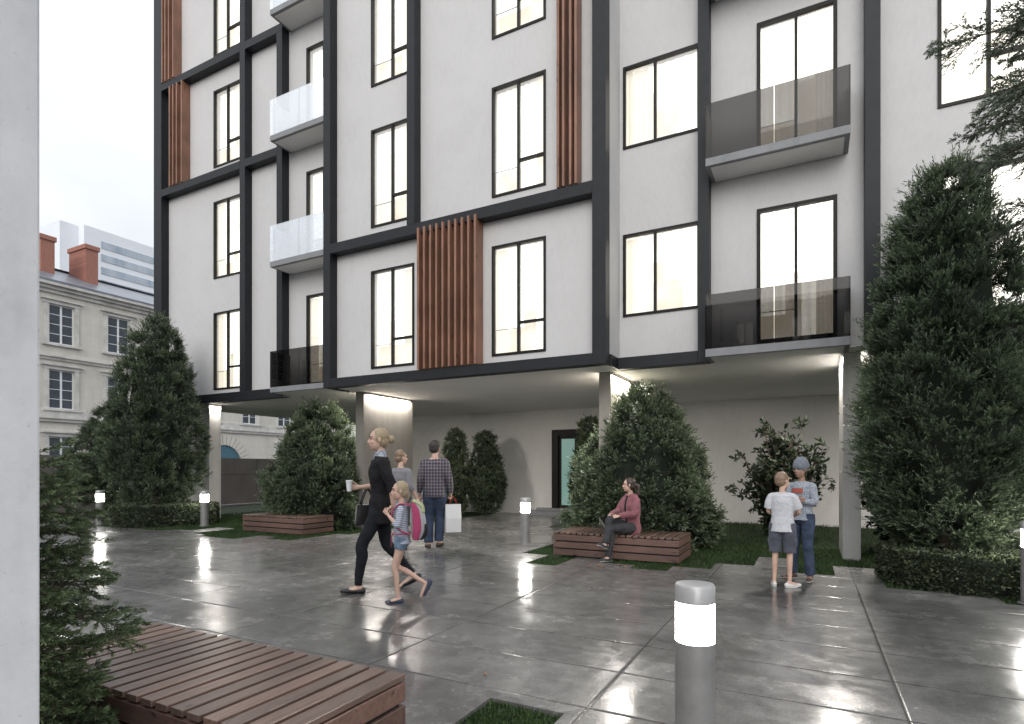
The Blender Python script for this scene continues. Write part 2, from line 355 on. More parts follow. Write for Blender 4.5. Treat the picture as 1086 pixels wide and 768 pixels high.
def modern_window(parent,y,x0,x1,z0,z1,kind='transom',fw=.045):
    f=MB(); a,b=y-.022,y+.05
    f.box(x0,x0+fw,a,b,z0,z1); f.box(x1-fw,x1,a,b,z0,z1)
    f.box(x0+fw,x1-fw,a+.002,b,z1-fw,z1); f.box(x0+fw,x1-fw,a+.002,b,z0,z0+fw)
    xm=(x0+x1)/2 if kind!='wide' else x0+(x1-x0)*.43
    f.box(xm-.022,xm+.022,a+.004,b-.002,z0+fw,z1-fw)
    if kind=='transom': f.box(xm+.022,x1-fw,a+.006,b-.004,z0+.56,z0+.605)
    o=f.build('window',M['winframe'],parent)
    MB().poly([(x0+fw,y+.028,z0+fw),(x1-fw,y+.028,z0+fw),(x1-fw,y+.028,z1-fw),(x0+fw,y+.028,z1-fw)]).build('pane',M['pane'],o)
    bl=MB(); n=28
    for i in range(n):
        xa,xb=x0+(x1-x0)*i/n,x0+(x1-x0)*(i+1)/n
        ya,yb=y+.2+.012*sin(i*1.9),y+.2+.012*sin((i+1)*1.9)
        bl.poly([(xa,ya,z0),(xb,yb,z0),(xb,yb,z1),(xa,ya,z1)])
    bl.build('lit_blind',M['blind'],o)
    q=random.random(); cw=(x1-x0)*random.uniform(.16,.34); cm=MB(); n=14
    xa0=x0+.03 if q<.5 else x1-.03-cw
    for i in range(n):
        a_,b_=xa0+cw*i/n,xa0+cw*(i+1)/n; cm.poly([(a_,y+.12+.018*sin(i*2.1),z0),(b_,y+.12+.018*sin((i+1)*2.1),z0),(b_,y+.12+.018*sin((i+1)*2.1),z1-.05),(a_,y+.12+.018*sin(i*2.1),z1-.05)])
    cm.build('curtain',M['curtain'],o)
    rm=MB(); hh=random.uniform(.42,.62); rm.box(x0+.04,x0+(x1-x0)*random.uniform(.45,.97),y+.165,y+.185,z0,z0+hh)
    if random.random()<.6: a_=x0+(x1-x0)*random.uniform(.3,.6); rm.box(a_,a_+random.uniform(.12,.3),y+.15,y+.165,z0+hh*.6,z0+hh+random.uniform(.15,.7))
    rm.build('glowing_furniture',M['room'],o)
    if kind!='wide':
        MB().box(x0+fw,xm-.022,y+.07,y+.085,z0+.50,z0+.512).build('inner_rail',M['slab'],o)
    return o
def glass_balcony(parent,x0,x1,y0,y1,z,gmat):
    s=MB().box(x0,x1,y0,y1,z,z+.125); o=s.build('balcony',M['slab'],parent,bevel=.006)
    MB().box(x0+.07,x1-.07,y0+.07,y1-.01,z-.006,z+.02).build('soffit_panel',M['soffit'],o)
    xm=(x0+x1)/2
    for a,b in ((x0,xm-.004),(xm+.004,x1)): MB().box(a,b,y0,y0+.014,z+.127,z+.98).build('glass_panel',gmat,o)
    for xx in (x0,x1-.014): MB().box(xx,xx+.014,y0+.016,y1-.01,z+.127,z+.98).build('glass_panel',gmat,o)
    return o

# ================================================================== APARTMENT BUILDING
apt=empty('apartment_building',(-5,10.05,0),label='white apartment block with dark grey frame grid, lit windows and glass balconies',cat='building')
APT=apt
def P(mb,name,mat,parent=None,**k):
    """build with world coordinates under the building's Empty"""
    o=mb.build(name,mat,parent or APT,**k)
    if parent is None: o.location=(-apt.location[0],-apt.location[1],0)
    return o
holder=None
YB,YS=9.47,10.05
TOP=15.4
lw=[(-14.33,-13.2,3.52+3*k,5.60+3*k) for k in range(4)]; ld=[(-10.85,-9.72,3.42+3*k,5.59+3*k) for k in range(4)]
bw=[(x0,x1,3.52+3*k,5.60+3*k) for k in range(4) for x0,x1 in((-8.313,-7.18),(-5.357,-4.242))]
rw=[(-2.985,-1.66,4.11+3*k,5.58+3*k) for k in range(4)]; rd=[(-.775,.357,3.42+3*k,5.58+3*k) for k in range(4)]
fw_=[(1.6,2.75,3.52+3*k,5.60+3*k) for k in range(4)]+[(4.3,5.4,3.52+3*k,5.60+3*k) for k in range(4)]
w=MB()
wall_sheet(w,YS,-16.6,-9.49,3.22,TOP,lw+ld); wall_sheet(w,YB,-9.49,-3.05,3.22,TOP,bw); wall_sheet(w,YS,-3.05,7.6,3.22,TOP,rw+rd+fw_)
for x in (-9.49,-3.05): w.poly([(x,YB,3.22),(x,YS,3.22),(x,YS,TOP),(x,YB,TOP)])
w.poly([(-16.6,YS,3.22),(-16.6,24,3.22),(-16.6,24,TOP),(-16.6,YS,TOP)]); w.poly([(7.6,YS,3.22),(7.6,24,3.22),(7.6,24,TOP),(7.6,YS,TOP)])
w.poly([(-16.6,24,3.22),(7.6,24,3.22),(7.6,24,TOP),(-16.6,24,TOP)]); w.poly([(-16.6,YS,TOP),(-9.49,YS,TOP),(-9.49,YB,TOP),(-3.05,YB,TOP),(-3.05,YS,TOP),(7.6,YS,TOP),(7.6,24,TOP),(-16.6,24,TOP)])
P(w,'upper_wall',M['plaster'])
s=MB().box(-16.66,7.6,9.86,24.02,3.20,3.215); s.box(-9.47,-3.07,9.28,9.858,3.20,3.214); P(s,'soffit',M['soffit'])
pw=MB(); wall_sheet(pw,16.15,-14,7.5,0-.1,3.2,[(-7.02,-5.9,.2,2.58)],.35)
pw.poly([(-14,16.15,-.1),(-14,24,-.1),(-14,24,3.2),(-14,16.15,3.2)]); pw.poly([(7.5,16.15,-.1),(7.5,24,-.1),(7.5,24,3.2),(7.5,16.15,3.2)])
P(pw,'podium_wall',M['podium'])
# entrance door with step
d=MB(); y=16.15
d.box(-7.02,-6.82,y-.05,y+.12,.2,2.58); d.box(-6.1,-5.9,y-.05,y+.12,.2,2.58); d.box(-6.82,-6.1,y-.048,y+.12,2.4,2.58)
dr=P(d,'entrance_door',M['winframe'])
l=MB(); l.box(-6.82,-6.74,y+.02,y+.1,.2,2.4); l.box(-6.30,-6.22,y+.02,y+.1,.2,2.4); l.box(-6.74,-6.30,y+.022,y+.1,2.3,2.4); l.box(-6.74,-6.30,y+.022,y+.1,.2,.29); l.box(-6.22,-6.1,y+.03,y+.1,.2,2.4)
l.build('door_leaf',M['winframe'],dr)
MB().box(-6.74,-6.30,y+.05,y+.062,.29,2.3).build('frosted_glass',M['doorglass'],dr)
MB().tube([(-6.26,y-.01,.9),(-6.26,y-.01,1.5)],[.014,.014]).build('door_handle',M['metal'],dr,smooth=True)
P(MB().box(-7.75,-5.3,15.62,16.145,-.05,.12),'entrance_step',M['slab'],bevel=.008)
P(MB().box(-7.45,-5.5,15.9,16.14,.12,.2),'entrance_step',M['slab'],bevel=.006)
# frame grid
def beam(x0,x1,y0,y1,z0,z1,name): return P(MB().box(x0,x1,y0,y1,z0,z1),name,M['frame'],bevel=.004)
FY=9.83; BY=9.25
beam(-16.69,-16.33,FY,YS+.3,3.15,TOP+.1,'frame_column')
beam(-13.01,-12.81,FY+.001,YS-.002,3.382,TOP,'frame_column'); beam(-11.65,-11.455,FY+.001,YS-.002,3.382,12.098,'frame_column')
beam(-16.329,-11.425,FY,YS-.002,3.15,3.38,'frame_beam')
for z in (9.1,12.1): beam(-16.329,-13.012,FY,YS-.002,z,z+.2,'frame_beam'); beam(-12.808,-11.652 if z<12 else -11.455,FY,YS-.002,z,z+.2,'frame_beam')
beam(-9.49,-9.29,BY,YB-.002,3.165,TOP,'frame_column'); beam(-9.5,-9.48,YB,YS,3.165,3.36,'frame_beam')
beam(-7.21,-7.02,BY+.001,YB-.002,6.292,TOP,'frame_column'); beam(-3.29,-3.05,BY,YB-.002,3.165,TOP,'frame_column')
beam(-9.288,-3.292,BY,YB-.002,3.165,3.36,'frame_beam'); beam(-9.288,-3.292,BY,YB-.002,6.08,6.29,'frame_beam')
beam(-3.07,-3.02,YB-.001,YS-.004,3.158,3.354,'frame_beam')
beam(-3.018,-1.662,FY,YS-.002,3.15,3.35,'frame_beam'); beam(-1.66,-1.48,FY,YS-.002,3.15,TOP,'frame_column')
beam(.70,.895,FY,YS-.002,3.22,TOP,'frame_column'); beam(.897,7.6,FY,YS-.002,3.16,3.36,'frame_beam')
# windows and balcony doors
for (a,b,c,e) in lw+bw+fw_:
    y=YB if (a,b,c,e) in bw else YS
    o=modern_window(APT,y,a,b,c,e); o.location=(5,-10.05,0)
for (a,b,c,e) in rw: modern_window(APT,YS,a,b,c,e,'wide').location=(5,-10.05,0)
for (a,b,c,e) in ld+rd: modern_window(APT,YS,a,b,c,e,'door',.055).location=(5,-10.05,0)
for k in range(4):
    glass_balcony(APT,-11.42,-9.495,9.45,YS-.004,3.19+3*k+(.015 if k==0 else 0),M['balglass2'] if k else M['balglass']).location=(5,-10.05,0)
    glass_balcony(APT,-1.478,.50,9.45,YS-.004,(3.16 if k==0 else 3.17)+3*k,M['balglass']).location=(5,-10.05,0)
# wooden fins
def fins(xs,y0,y1,z0,z1,w=.045):
    for i,x in enumerate(xs): P(MB().box(x,x+w,y0,y1,z0,z1),'wooden_fin',M['fin'],bevel=.003)
fx=[-6.91+.146*i for i in range(10)]
fins(fx,9.19,9.462,3.362,6.16)
fins([-3.93,-3.83,-3.70,-3.60],9.22,9.462,6.292,TOP)
fins([-15.94,-15.78,-15.62,-15.40],9.80,YS-.006,9.302,12.098)
fins([-16.28,-16.14,-15.98,-15.78],9.80,YS-.006,12.302,TOP)
# fin columns of the undercroft
def fincol(x0,x1,y0,y1,leds,mat=None):
    c=P(MB().box(x0,x1,y0,y1,-.08,3.198),'concrete_column',mat or M['concrete'],bevel=.012)
    for (a,b,cc,dd) in leds:
        for q in (-1,1):  # one strip per flank; the hidden flank's lamp is added to fill the undercroft
            if y1-y0<.6 and q<0: continue
            al=bpy.data.lights.new('column_led_fill','AREA'); al.shape='RECTANGLE'; al.size=.05; al.size_y=(dd-cc); al.energy=62*(dd-cc); al.color=(1,.94,.86)
            ao=bpy.data.objects.new('column_led_fill',al); link(ao); ao.location=((x0+x1)/2+q*((x1-x0)/2+.035),(cc+dd)/2,3.15)
            ao.rotation_euler=(0,R_(-6)*q,0)
        MB().box(a-.006,b+.006,cc,dd,3.180,3.1985).build('led_profile',M['metal'],c)
fincol(-16.1,-14.85,10.27,10.63,[(-14.84,-14.828,10.30,10.6)])
fincol(-9.5,-9.26,10.27,12.14,[(-9.25,-9.238,10.4,12.0)],concrete('board_formed_shaded_concrete',(.22,.205,.185)))  # darker copy of the column concrete, shade of its flank put into the colour
fincol(-3.52,-3.29,10.27,11.65,[(-3.28,-3.268,10.35,11.5)],concrete('board_formed_brown_shaded_concrete',(.34,.315,.28)))  # mid-dark copy of the column concrete, flank shade put into the colour
fincol(.44,.68,10.27,11.65,[(.418,.43,10.35,11.5)])
t=NT('soft_wall_light'); t.set(base=(.8,.8,.7),ecol=(1,.82,.5),estr=.3); M['softled']=t.m


# ================================================================== FOREGROUND PILLAR
o=MB().box(-2.7,-1.9,.05,.81,-.09,5.2).build('concrete_pillar',M['pillar'],bevel=.008)
tag(o,'smooth pale concrete pillar cropped by the left edge, next to the foreground fir','pillar')

# ================================================================== BENCHES
def make_bench(name,L,W,h,label,loc,planks):
    r=empty(name,loc,label=label,cat='bench',group='slatted wooden block benches')
    MB().box(.03,L-.03,.03,W-.03,.0,h-.13).build('core',M['void'],r)  # core coloured near black for the shade in the board gaps
    d=MB(); p=L/planks
    for i in range(planks): d.box(i*p+.014+(.0 if i else -.014),(i+1)*p-.014+(.014 if i==planks-1 else 0),0.002,W-.002,h-.03,h)
    d.build('seat_deck',M['deck'],r,bevel=.003)
    s=MB(); hb=(h-.03)/3
    for k in range(3):
        z0=k*hb+.012; z1=(k+1)*hb-.010
        s.box(0,L,0,.022,z0,z1); s.box(0,L,W-.022,W,z0,z1); s.box(L-.022,L,.0225,W-.0225,z0,z1); s.box(0,.022,.0225,W-.0225,z0,z1)
    s.build('side_boards',M['deckside'],r,bevel=.003)
    return r
make_bench('bench',2.08,.79,.38,'large slatted wooden bench in the foreground beside the fir and the pillar',(-3.87,1.50,0),19)
make_bench('bench',1.99,.94,.38,'slatted wooden bench the woman in the pink jacket sits on',(-3.70,8.55,0),20)
make_bench('bench',1.90,.86,.37,'empty slatted wooden bench on the lawn in front of the left bush',(-11.33,8.64,0),18)

# ================================================================== BOLLARD LIGHTS
def make_bollard():
    r=empty('bollard_light')
    R=.092
    MB().lathe([(R,-.0),(R,.585)],36).build('post',M['metal'],r,smooth=False)
    MB().lathe([(R+.028,0),(R+.028,.008),(R+.002,.012)],36).build('base_plate',M['metal'],r)
    MB().lathe([(R-.006,.586),(R-.003,.591),(R-.003,.765),(R-.006,.769)],36).build('diffuser',M['lamp'],r)
    MB().lathe([(R,.770),(R,.845),(R-.006,.855),(R-.03,.859)],36).build('cap',M['metalcap'],r)
    for o in kids(r):
        md=o.modifiers.new('e','EDGE_SPLIT'); md.split_angle=R_(35); o.data.polygons.foreach_set('use_smooth',[True]*len(o.data.polygons))
    return r
b0=make_bollard()
spots=[((-.488,2.815,0),'large lit bollard light nearest the camera on the wet paving'),
       ((-4.70,9.56,0),'lit bollard light between the man in plaid and the occupied bench'),
       ((-13.09,8.93,0),'lit bollard light beside the hedge ring of the left conifer'),
       ((-15.64,7.9,0),'bollard light partly hidden behind the tips of the foreground fir'),
       ((2.03,7.75,0),'lit bollard light cut by the right edge beside the right hedge')]
for i,(p,lb) in enumerate(spots):
    b=b0 if i==0 else copy_tree(b0)
    b.location=p; tag(b,lb,'bollard light','bollard lights')

# ================================================================== BACKGROUND BUILDINGS (facade local x -> world y, faces +x)
def classical(x_face,y0,y1,root):
    # local coordinates: lx = world y, ly = -(world x - x_face)
    W=MB(); ops=[]
    cols=[]
    yy=17.2
    while yy>y0+1.5: yy-=3.05
    k=0; lx=yy
    cols=[]
    while lx<y1-1.2:
        cols.append(lx); lx+=3.05 if lx<24 else 3.25
    for c in cols:
        for (z0,z1) in ((8.5,10.7),(4.8,7.0),(1.0,3.2)):
            if z0<2 and abs(c-27.4)<2.6: continue
            ops.append((c-.62,c+.62,z0,z1))
    wall_sheet(W,0,y0,y1,0,11.55,ops,.2)
    W.poly([(y0,0,0),(y0,14,0),(y0,14,11.55),(y0,0,11.55)]); W.poly([(y1,0,0),(y1,14,0),(y1,14,11.55),(y1,0,11.55)])
    W.build('stone_wall',M['stone'],root)
    T=MB()
    for z0,z1,d in ((4.05,4.22,.14),(4.22,4.3,.22),(7.55,7.7,.10),(7.7,7.80,.2),(11.3,11.5,.14),(11.5,11.68,.3),(11.68,11.85,.5)):
        T.box(y0,y1,-d,-.003,z0,z1)
    T.box(y0,y1,-.09,-.003,4.3,4.75)
    T.build('cornice',M['trimstone'],root)
    MB().prism_x([(-.52,11.85),(-.52,11.95),(4.1,13.85),(8.5,11.95),(8.5,11.85)],y0-.3,y1+.3).build('slate_roof',M['slate'],root)
    MB().box(y0,y1,4.0,4.2,13.86,13.95).build('ridge_tiles',M['frame'],root)
    for (a,b,c,d) in ops:
        f=MB()
        for (p,q,r_,s_) in ((a-.24,a-.02,c-.02,d+.02),(b+.02,b+.24,c-.02,d+.02)): f.box(p,q,-.07,-.003,r_,s_)
        f.box(a-.30,b+.30,-.09,-.003,d+.022,d+.22); f.box(a-.40,b+.40,-.2,-.003,d+.222,d+.31); f.box(a-.34,b+.34,-.16,-.003,c-.14,c-.022)
        o=f.build('window',M['trimstone'],root)
        g=MB(); m=(a+b)/2; t_=.055
        g.box(a,a+t_,.07,.13,c,d); g.box(b-t_,b,.07,.13,c,d); g.box(m-.05,m+.05,.065,.13,c,d)
        for z in (c,c+(d-c)*.25-.02,c+(d-c)*.5-.02,c+(d-c)*.75-.02,d-t_):
            g.box(a+t_,m-.05,.072,.128,z,z+(t_ if z in (c,d-t_) else .035)); g.box(m+.05,b-t_,.072,.128,z,z+(t_ if z in (c,d-t_) else .035))
        g.build('sash',M['whitepaint'],o)
        MB().poly([(a,.1,c),(b,.1,c),(b,.1,d),(a,.1,d)]).build('glass',M['blueglass'],o)
    return ops
def chimney(root,lx0,lx1,d0,d1,z0,z1):
    m=MB().box(lx0,lx1,d0,d1,z0,z1-.3); o=m.build('chimney',M['brick'],root)
    MB().box(lx0-.08,lx1+.08,d0-.08,d1+.08,z1-.3,z1-.02).build('chimney_cap',M['brick'],o,bevel=.02)
cb_=empty('classical_building',(-38,0,0),pi/2,label='old pale stone building with white sash windows, slate roof and brick chimneys behind the fence',cat='building')
classical(-38,-26,52,cb_)
chimney(cb_,19.4,20.1,2.0,3.96,12.2,15.4); chimney(cb_,17.05,17.75,2.0,3.96,12.2,15.2); chimney(cb_,34,34.7,2,3.9,12.2,15.4)
# arch
a=MB(); c0=27.4; n=17
for i in range(n):
    t0,t1=pi*i/n+.012,pi*(i+1)/n-.012
    p=[(c0+r*cos(t),1.7+r*sin(t)) for r,t in ((1.42,t0),(2.15,t0),(2.15,t1),(1.42,t1))]
    a.prism_y([(x,z) for x,z in p],-.12,-.003)
a.build('arch_stones',M['stone'],cb_)
f=MB(); pts=[(c0+1.4*cos(pi*i/24),1.7+1.4*sin(pi*i/24)) for i in range(25)]
f.prism_y(pts+[(c0-1.4,0),(c0+1.4,0)],-.03,-.004); f.build('arched_door',simple('petrol_blue_door',(.05,.13,.18),.5),cb_)
for k in range(-6,13):
    if k in (0,): pass
# downpipe by the passage
MB().tube([(33.9,-.15,0.2),(33.9,-.15,11.3)],[.07,.07]).build('downpipe',M['metal'],cb_)
# tower block
tb=empty('tower_block',(-150,0,0),pi/2,label='distant pale modern tower with horizontal window bands rising behind the slate roof',cat='building')
Z=58.2
MB().box(72.4,150,0,40,0,Z).build('tower_wall',M['tower'],tb)
for k in range(17):
    z1=Z-2.6-3.05*k
    MB().box(76,150,-.12,-.01,z1-1.65,z1).build('window_band',M['towerglass'],tb)
MB().box(68.6,72.39,2.4,40,0,Z+.1).build('tower_wall',M['tower'],tb)
for k in range(12):
    z1=Z-5.0-3.8*k; MB().box(68.45,68.58,5.4,30,z1-2.0,z1).build('window_band',M['towerglass'],tb)
# fence
MBF=MB().box(-.05,.05,-19.8,62,-.15,1.78)
fn=empty('boundary_wall',(-20.45,0,0),label='low brown grey concrete panel wall between the lawn and the street',cat='wall')
MBF.build('wall_core',M['void'],fn)
for i in range(-8,26):
    y0=i*2.4-.6
    MB().box(-.08,.08,y0+.008,y0+2.392,-.15,1.16).build('lower_panel',M['fence'],fn,bevel=.004)
    MB().box(-.08,.08,y0+.008,y0+2.392,1.172,1.81).build('upper_panel',M['fence'],fn,bevel=.004)
# ================================================================== BUILDING ACROSS THE COURTYARD (seen in the glass)
ob=empty('opposite_building',(-6,-24,0),pi,label='white block with dark frames across the courtyard, seen mirrored in the balcony glass',cat='building')
W=MB(); oo=[(x,x+1.15,3.5+3*k,5.6+3*k) for k in range(3) for x in (-9,-6,-2.5,1.5,5,8)]
wall_sheet(W,0,-11,11,0,13,oo); W.poly([(-11,0,0),(-11,8,0),(-11,8,13),(-11,0,13)]); W.poly([(11,0,0),(11,8,0),(11,8,13),(11,0,13)]); W.poly([(-11,0,13),(11,0,13),(11,8,13),(-11,8,13)])
W.build('wall',M['plaster'],ob)
for (a_,b_,c_,d_) in oo: modern_window(ob,0,a_,b_,c_,d_)
for x in (-11,-7.2,-.5,3.6,10.8): MB().box(x,x+.2,-.3,-.003,3.0,13).build('frame_column',M['frame'],ob)
for z in (3.0,6.1,9.1,12.8): MB().box(-10.79,10.79,-.28,-.004,z,z+.2).build('frame_beam',M['frame'],ob)
# ================================================================== FOLIAGE
def nrm(a): return a/np.maximum(np.linalg.norm(a,axis=-1,keepdims=True),1e-9)
def rv(n): return nrm(rng.normal(size=(n,3)))
def leaf_mesh(name,Pb,D,L,W,tint,mat,parent=None,fold=.25,shape='diamond'):
    """one small blade per row: base Pb, direction D, length L, width W"""
    N=len(Pb); D=nrm(D); r=rv(N); S=nrm(np.cross(D,r)); Nn=np.cross(S,D)
    L=np.broadcast_to(np.asarray(L,dtype=float),(N,))[:,None]; W=np.broadcast_to(np.asarray(W,dtype=float),(N,))[:,None]
    mid=Pb+D*L*.5
    if shape=='diamond':
        V=np.stack([Pb,mid+S*W*.5+Nn*W*fold,Pb+D*L,mid-S*W*.5+Nn*W*fold],1); k=4
    else:
        V=np.stack([Pb,Pb+D*L*.3+S*W*.42+Nn*W*fold,Pb+D*L*.7+S*W*.40+Nn*W*fold,Pb+D*L-Nn*L*.08,Pb+D*L*.7-S*W*.40+Nn*W*fold,Pb+D*L*.3-S*W*.42+Nn*W*fold],1); k=6
    me=bpy.data.meshes.new(name); me.vertices.add(N*k); me.vertices.foreach_set('co',V.astype(np.float32).ravel())
    me.loops.add(N*k); me.loops.foreach_set('vertex_index',np.arange(N*k,dtype=np.int32))
    me.polygons.add(N); me.polygons.foreach_set('loop_start',np.arange(0,N*k,k,dtype=np.int32))
    me.update(); me.materials.append(mat)
    at=me.attributes.new('tint','FLOAT','POINT'); tt=np.repeat(np.clip(tint,0,1),k).astype(np.float32); at.data.foreach_set('value',tt)
    o=bpy.data.objects.new(name,me); link(o,parent); return o
def sprigs(S,D,L,k,spread=.8,leafL=.04,jit=.3):
    """k leaves along each of the M stems; returns arrays"""
    M_=len(S); t=np.tile(np.linspace(.12,1,k),M_); S_=np.repeat(S,k,0); D_=np.repeat(D,k,0); L_=np.repeat(L,k)
    rad=nrm(np.cross(D_,rv(M_*k)))
    base=S_+D_*(L_*t)[:,None]
    d=nrm(D_*(1.0)+rad*(spread*(1.15-.6*t))[:,None]+rng.normal(size=(M_*k,3))*jit*.3)
    ll=leafL*(.8+.5*rng.random(M_*k))
    return base,d,ll,t
def interp(prof,h): return np.interp(h,[p[0] for p in prof],[p[1] for p in prof])
def cone_crown(prof,z0,H,R,ntuft,per,k,stemL,leafL,leafW,up=.7,fan=.55,mat=None,name='crown',parent=None,lump=.10,seed=1,inner=.8,gravity=0,tex=1.0):
    rr=np.random.default_rng(seed)
    # tufts sampled by area
    h=rr.random(ntuft*4); w=interp(prof,h); keep=rr.random(ntuft*4)<(w/ w.max()*.85+.12); h=h[keep][:ntuft]; n=len(h)
    th=rr.random(n)*2*pi
    ph=rr.random(6)*6.28
    lum=1+lump*(np.sin(3*th+ph[0]+5*h)+np.sin(5*th-7*h+ph[1])*.7+np.sin(2*th+13*h+ph[2])*.6)*.5
    depth=inner+(1-inner)*rr.random(n)**.5
    r=interp(prof,h)*R*lum*depth
    dr=(interp(prof,np.minimum(h+.02,1))-interp(prof,np.maximum(h-.02,0)))*R/(.04*H)
    out=np.stack([np.cos(th),np.sin(th),-dr*.8],1); out=nrm(out)
    out=nrm(out+np.array([0,0,up])+rr.normal(size=(n,3))*.18)
    C=np.stack([r*np.cos(th),r*np.sin(th),z0+h*H],1)
    size=.65+.7*rr.random(n)
    # sprigs
    Cc=np.repeat(C,per,0); oo=np.repeat(out,per,0); sz=np.repeat(size,per)
    d=nrm(oo+rr.normal(size=(n*per,3))*fan); d[:,2]-=gravity
    d=nrm(d)
    st=Cc+rr.normal(size=(n*per,3))*.03*(sz[:,None])-oo*stemL*.35
    sl=stemL*sz*(.7+.5*rr.random(n*per))
    b,dd,ll,t=sprigs(st,d,sl,k,leafL=leafL)
    tuftt=np.repeat(np.repeat(rr.random(n),per),k)
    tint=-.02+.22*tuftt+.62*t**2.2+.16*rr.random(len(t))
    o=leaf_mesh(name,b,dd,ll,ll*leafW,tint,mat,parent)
    return o
def core_mesh(prof,z0,H,R,s,parent,name='shade_core'):
    mb=MB(); pr_=[]
    for i in range(15):
        h=i/14; pr_.append((max(.01,interp(prof,h)*R*s),z0+.04*H+h*H*.90))
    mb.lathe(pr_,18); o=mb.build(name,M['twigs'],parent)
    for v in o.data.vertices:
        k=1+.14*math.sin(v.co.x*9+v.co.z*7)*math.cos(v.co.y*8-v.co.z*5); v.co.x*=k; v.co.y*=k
    return o
def trunk(parent,pts,rad,n=9,name='trunk'):
    o=MB().tube(pts,rad,n).build(name,M['bark'],parent,smooth=True); return o
def branches(parent,H,z0,R,prof,n=26):
    mb=MB()
    for i in range(n):
        h=random.uniform(.02,.8); a=random.uniform(0,6.28); r=float(interp(prof,h))*R*.8
        z=z0+h*H*.92
        mb.tube([(0,0,z-.15*r),(r*.5*cos(a),r*.5*sin(a),z+.05),(r*cos(a),r*sin(a),z+.25*r)],[.022,.014,.005],5)
    return mb.build('limb',M['bark'],parent)
UP=(0,1)
# --- tall juniper (right) and its smaller copies
JP=[(0,.30),(.06,.62),(.14,.80),(.28,1.0),(.36,.97),(.5,.80),(.62,.74),(.74,.56),(.84,.45),(.93,.30),(1,.05)]
def make_juniper():
    r=empty('juniper_tree')
    trunk(r,[(0,0,-.05),(.02,0,.8),(0,.02,2.4),(0,0,4.9)],[.11,.09,.06,.015])
    branches(r,4.9,.55,1.15,JP)
    core_mesh(JP,.50,4.9,1.15,.62,r)
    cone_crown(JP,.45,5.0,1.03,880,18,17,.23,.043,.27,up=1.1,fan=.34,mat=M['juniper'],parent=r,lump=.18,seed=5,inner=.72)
    return r
jt=make_juniper(); jt.location=(1.50,8.85,0); jt.scale=(1,1,.955)
tag(jt,'tallest dark conical evergreen, on the right in front of the facade inside a round hedge','tree','dark conical evergreen trees')
YP=[(0,.55),(.08,.80),(.2,.96),(.33,1.0),(.45,.92),(.58,.80),(.70,.72),(.8,.56),(.9,.42),(.96,.26),(1,.06)]
def make_yew():
    r=empty('conical_tree')
    trunk(r,[(0,0,-.05),(0,.02,.8),(.01,0,2.4),(0,0,4.7)],[.10,.09,.06,.015])
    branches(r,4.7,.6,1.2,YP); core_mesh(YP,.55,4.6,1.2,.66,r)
    cone_crown(YP,.5,4.72,1.27,920,16,14,.19,.045,.30,up=.85,fan=.40,mat=M['yew'],parent=r,lump=.20,seed=9,inner=.70)
    return r
yt=make_yew(); yt.location=(-14.75,8.75,0); yt.rotation_euler.z=.7; yt.scale=(.88,.88,1)
tag(yt,'tall dense conical evergreen on the left standing in a clipped hedge ring','tree','dark conical evergreen trees')
y2=copy_tree(yt); y2.location=(-18.2,9.6,0); y2.scale=(.95,.95,.63); y2.rotation_euler.z=2.4
tag(y2,'lower conical evergreen half hidden behind the tall left conifer, near the boundary wall','tree')
# --- slim cypresses by the podium wall
CP=[(0,.45),(.1,.75),(.25,1.0),(.4,.97),(.55,.85),(.7,.66),(.82,.55),(.92,.48),(.97,.3),(1,.08)]
def make_cypress():
    r=empty('cypress'); trunk(r,[(0,0,-.05),(0,0,1.2),(0,0,2.3)],[.05,.04,.01],7)
    core_mesh(CP,.1,2.3,.5,.74,r)
    cone_crown(CP,.08,2.42,.52,420,10,9,.10,.042,.36,up=.8,fan=.55,mat=M['yew'],parent=r,lump=.12,seed=21,inner=.78); return r
cy=make_cypress(); cy.location=(-9.35,14.3,0); cy.scale=(.95,.95,1.02)
tag(cy,'slim conical evergreen by the wall just right of the man in plaid','tree','slim evergreens along the podium wall')
c2=copy_tree(cy); c2.location=(-8.65,14.9,0); c2.rotation_euler.z=1.9; c2.scale=(1.08,1.08,1.0)
tag(c2,'slim conical evergreen by the wall standing alone between the man in plaid and the door','tree','slim evergreens along the podium wall')
c3=copy_tree(cy); c3.location=(-5.0,14.0,0); c3.rotation_euler.z=4.1; c3.scale=(1.05,1.05,1.08)
tag(c3,'slim evergreen right of the frosted door, half behind the big round bush','tree','slim evergreens along the podium wall')
# --- broad bushes
BP=[(0,.80),(.1,.95),(.22,1.0),(.4,.92),(.55,.78),(.7,.62),(.82,.46),(.92,.34),(1,.10)]
def make_bush():
    r=empty('broad_bush'); trunk(r,[(0,0,-.05),(.02,0,.9),(0,0,2.4)],[.08,.06,.015],8)
    core_mesh(BP,.08,2.6,1.2,.70,r); branches(r,2.4,.1,1.2,BP,16)
    cone_crown(BP,.05,2.82,1.26,640,17,13,.20,.046,.38,up=.50,fan=.42,mat=M['yew'],parent=r,lump=.20,seed=33,inner=.68); return r
bb=make_bush(); bb.location=(-2.74,10.5,0)
tag(bb,'big broad evergreen bush directly behind the bench with the seated woman','bush','broad evergreen bushes under the building')
b2=copy_tree(bb); b2.location=(-10.45,10.05,0); b2.rotation_euler.z=2.2; b2.scale=(.93,.93,1.03)
tag(b2,'broad evergreen bush left of the concrete column behind the empty bench','bush','broad evergreen bushes under the building')
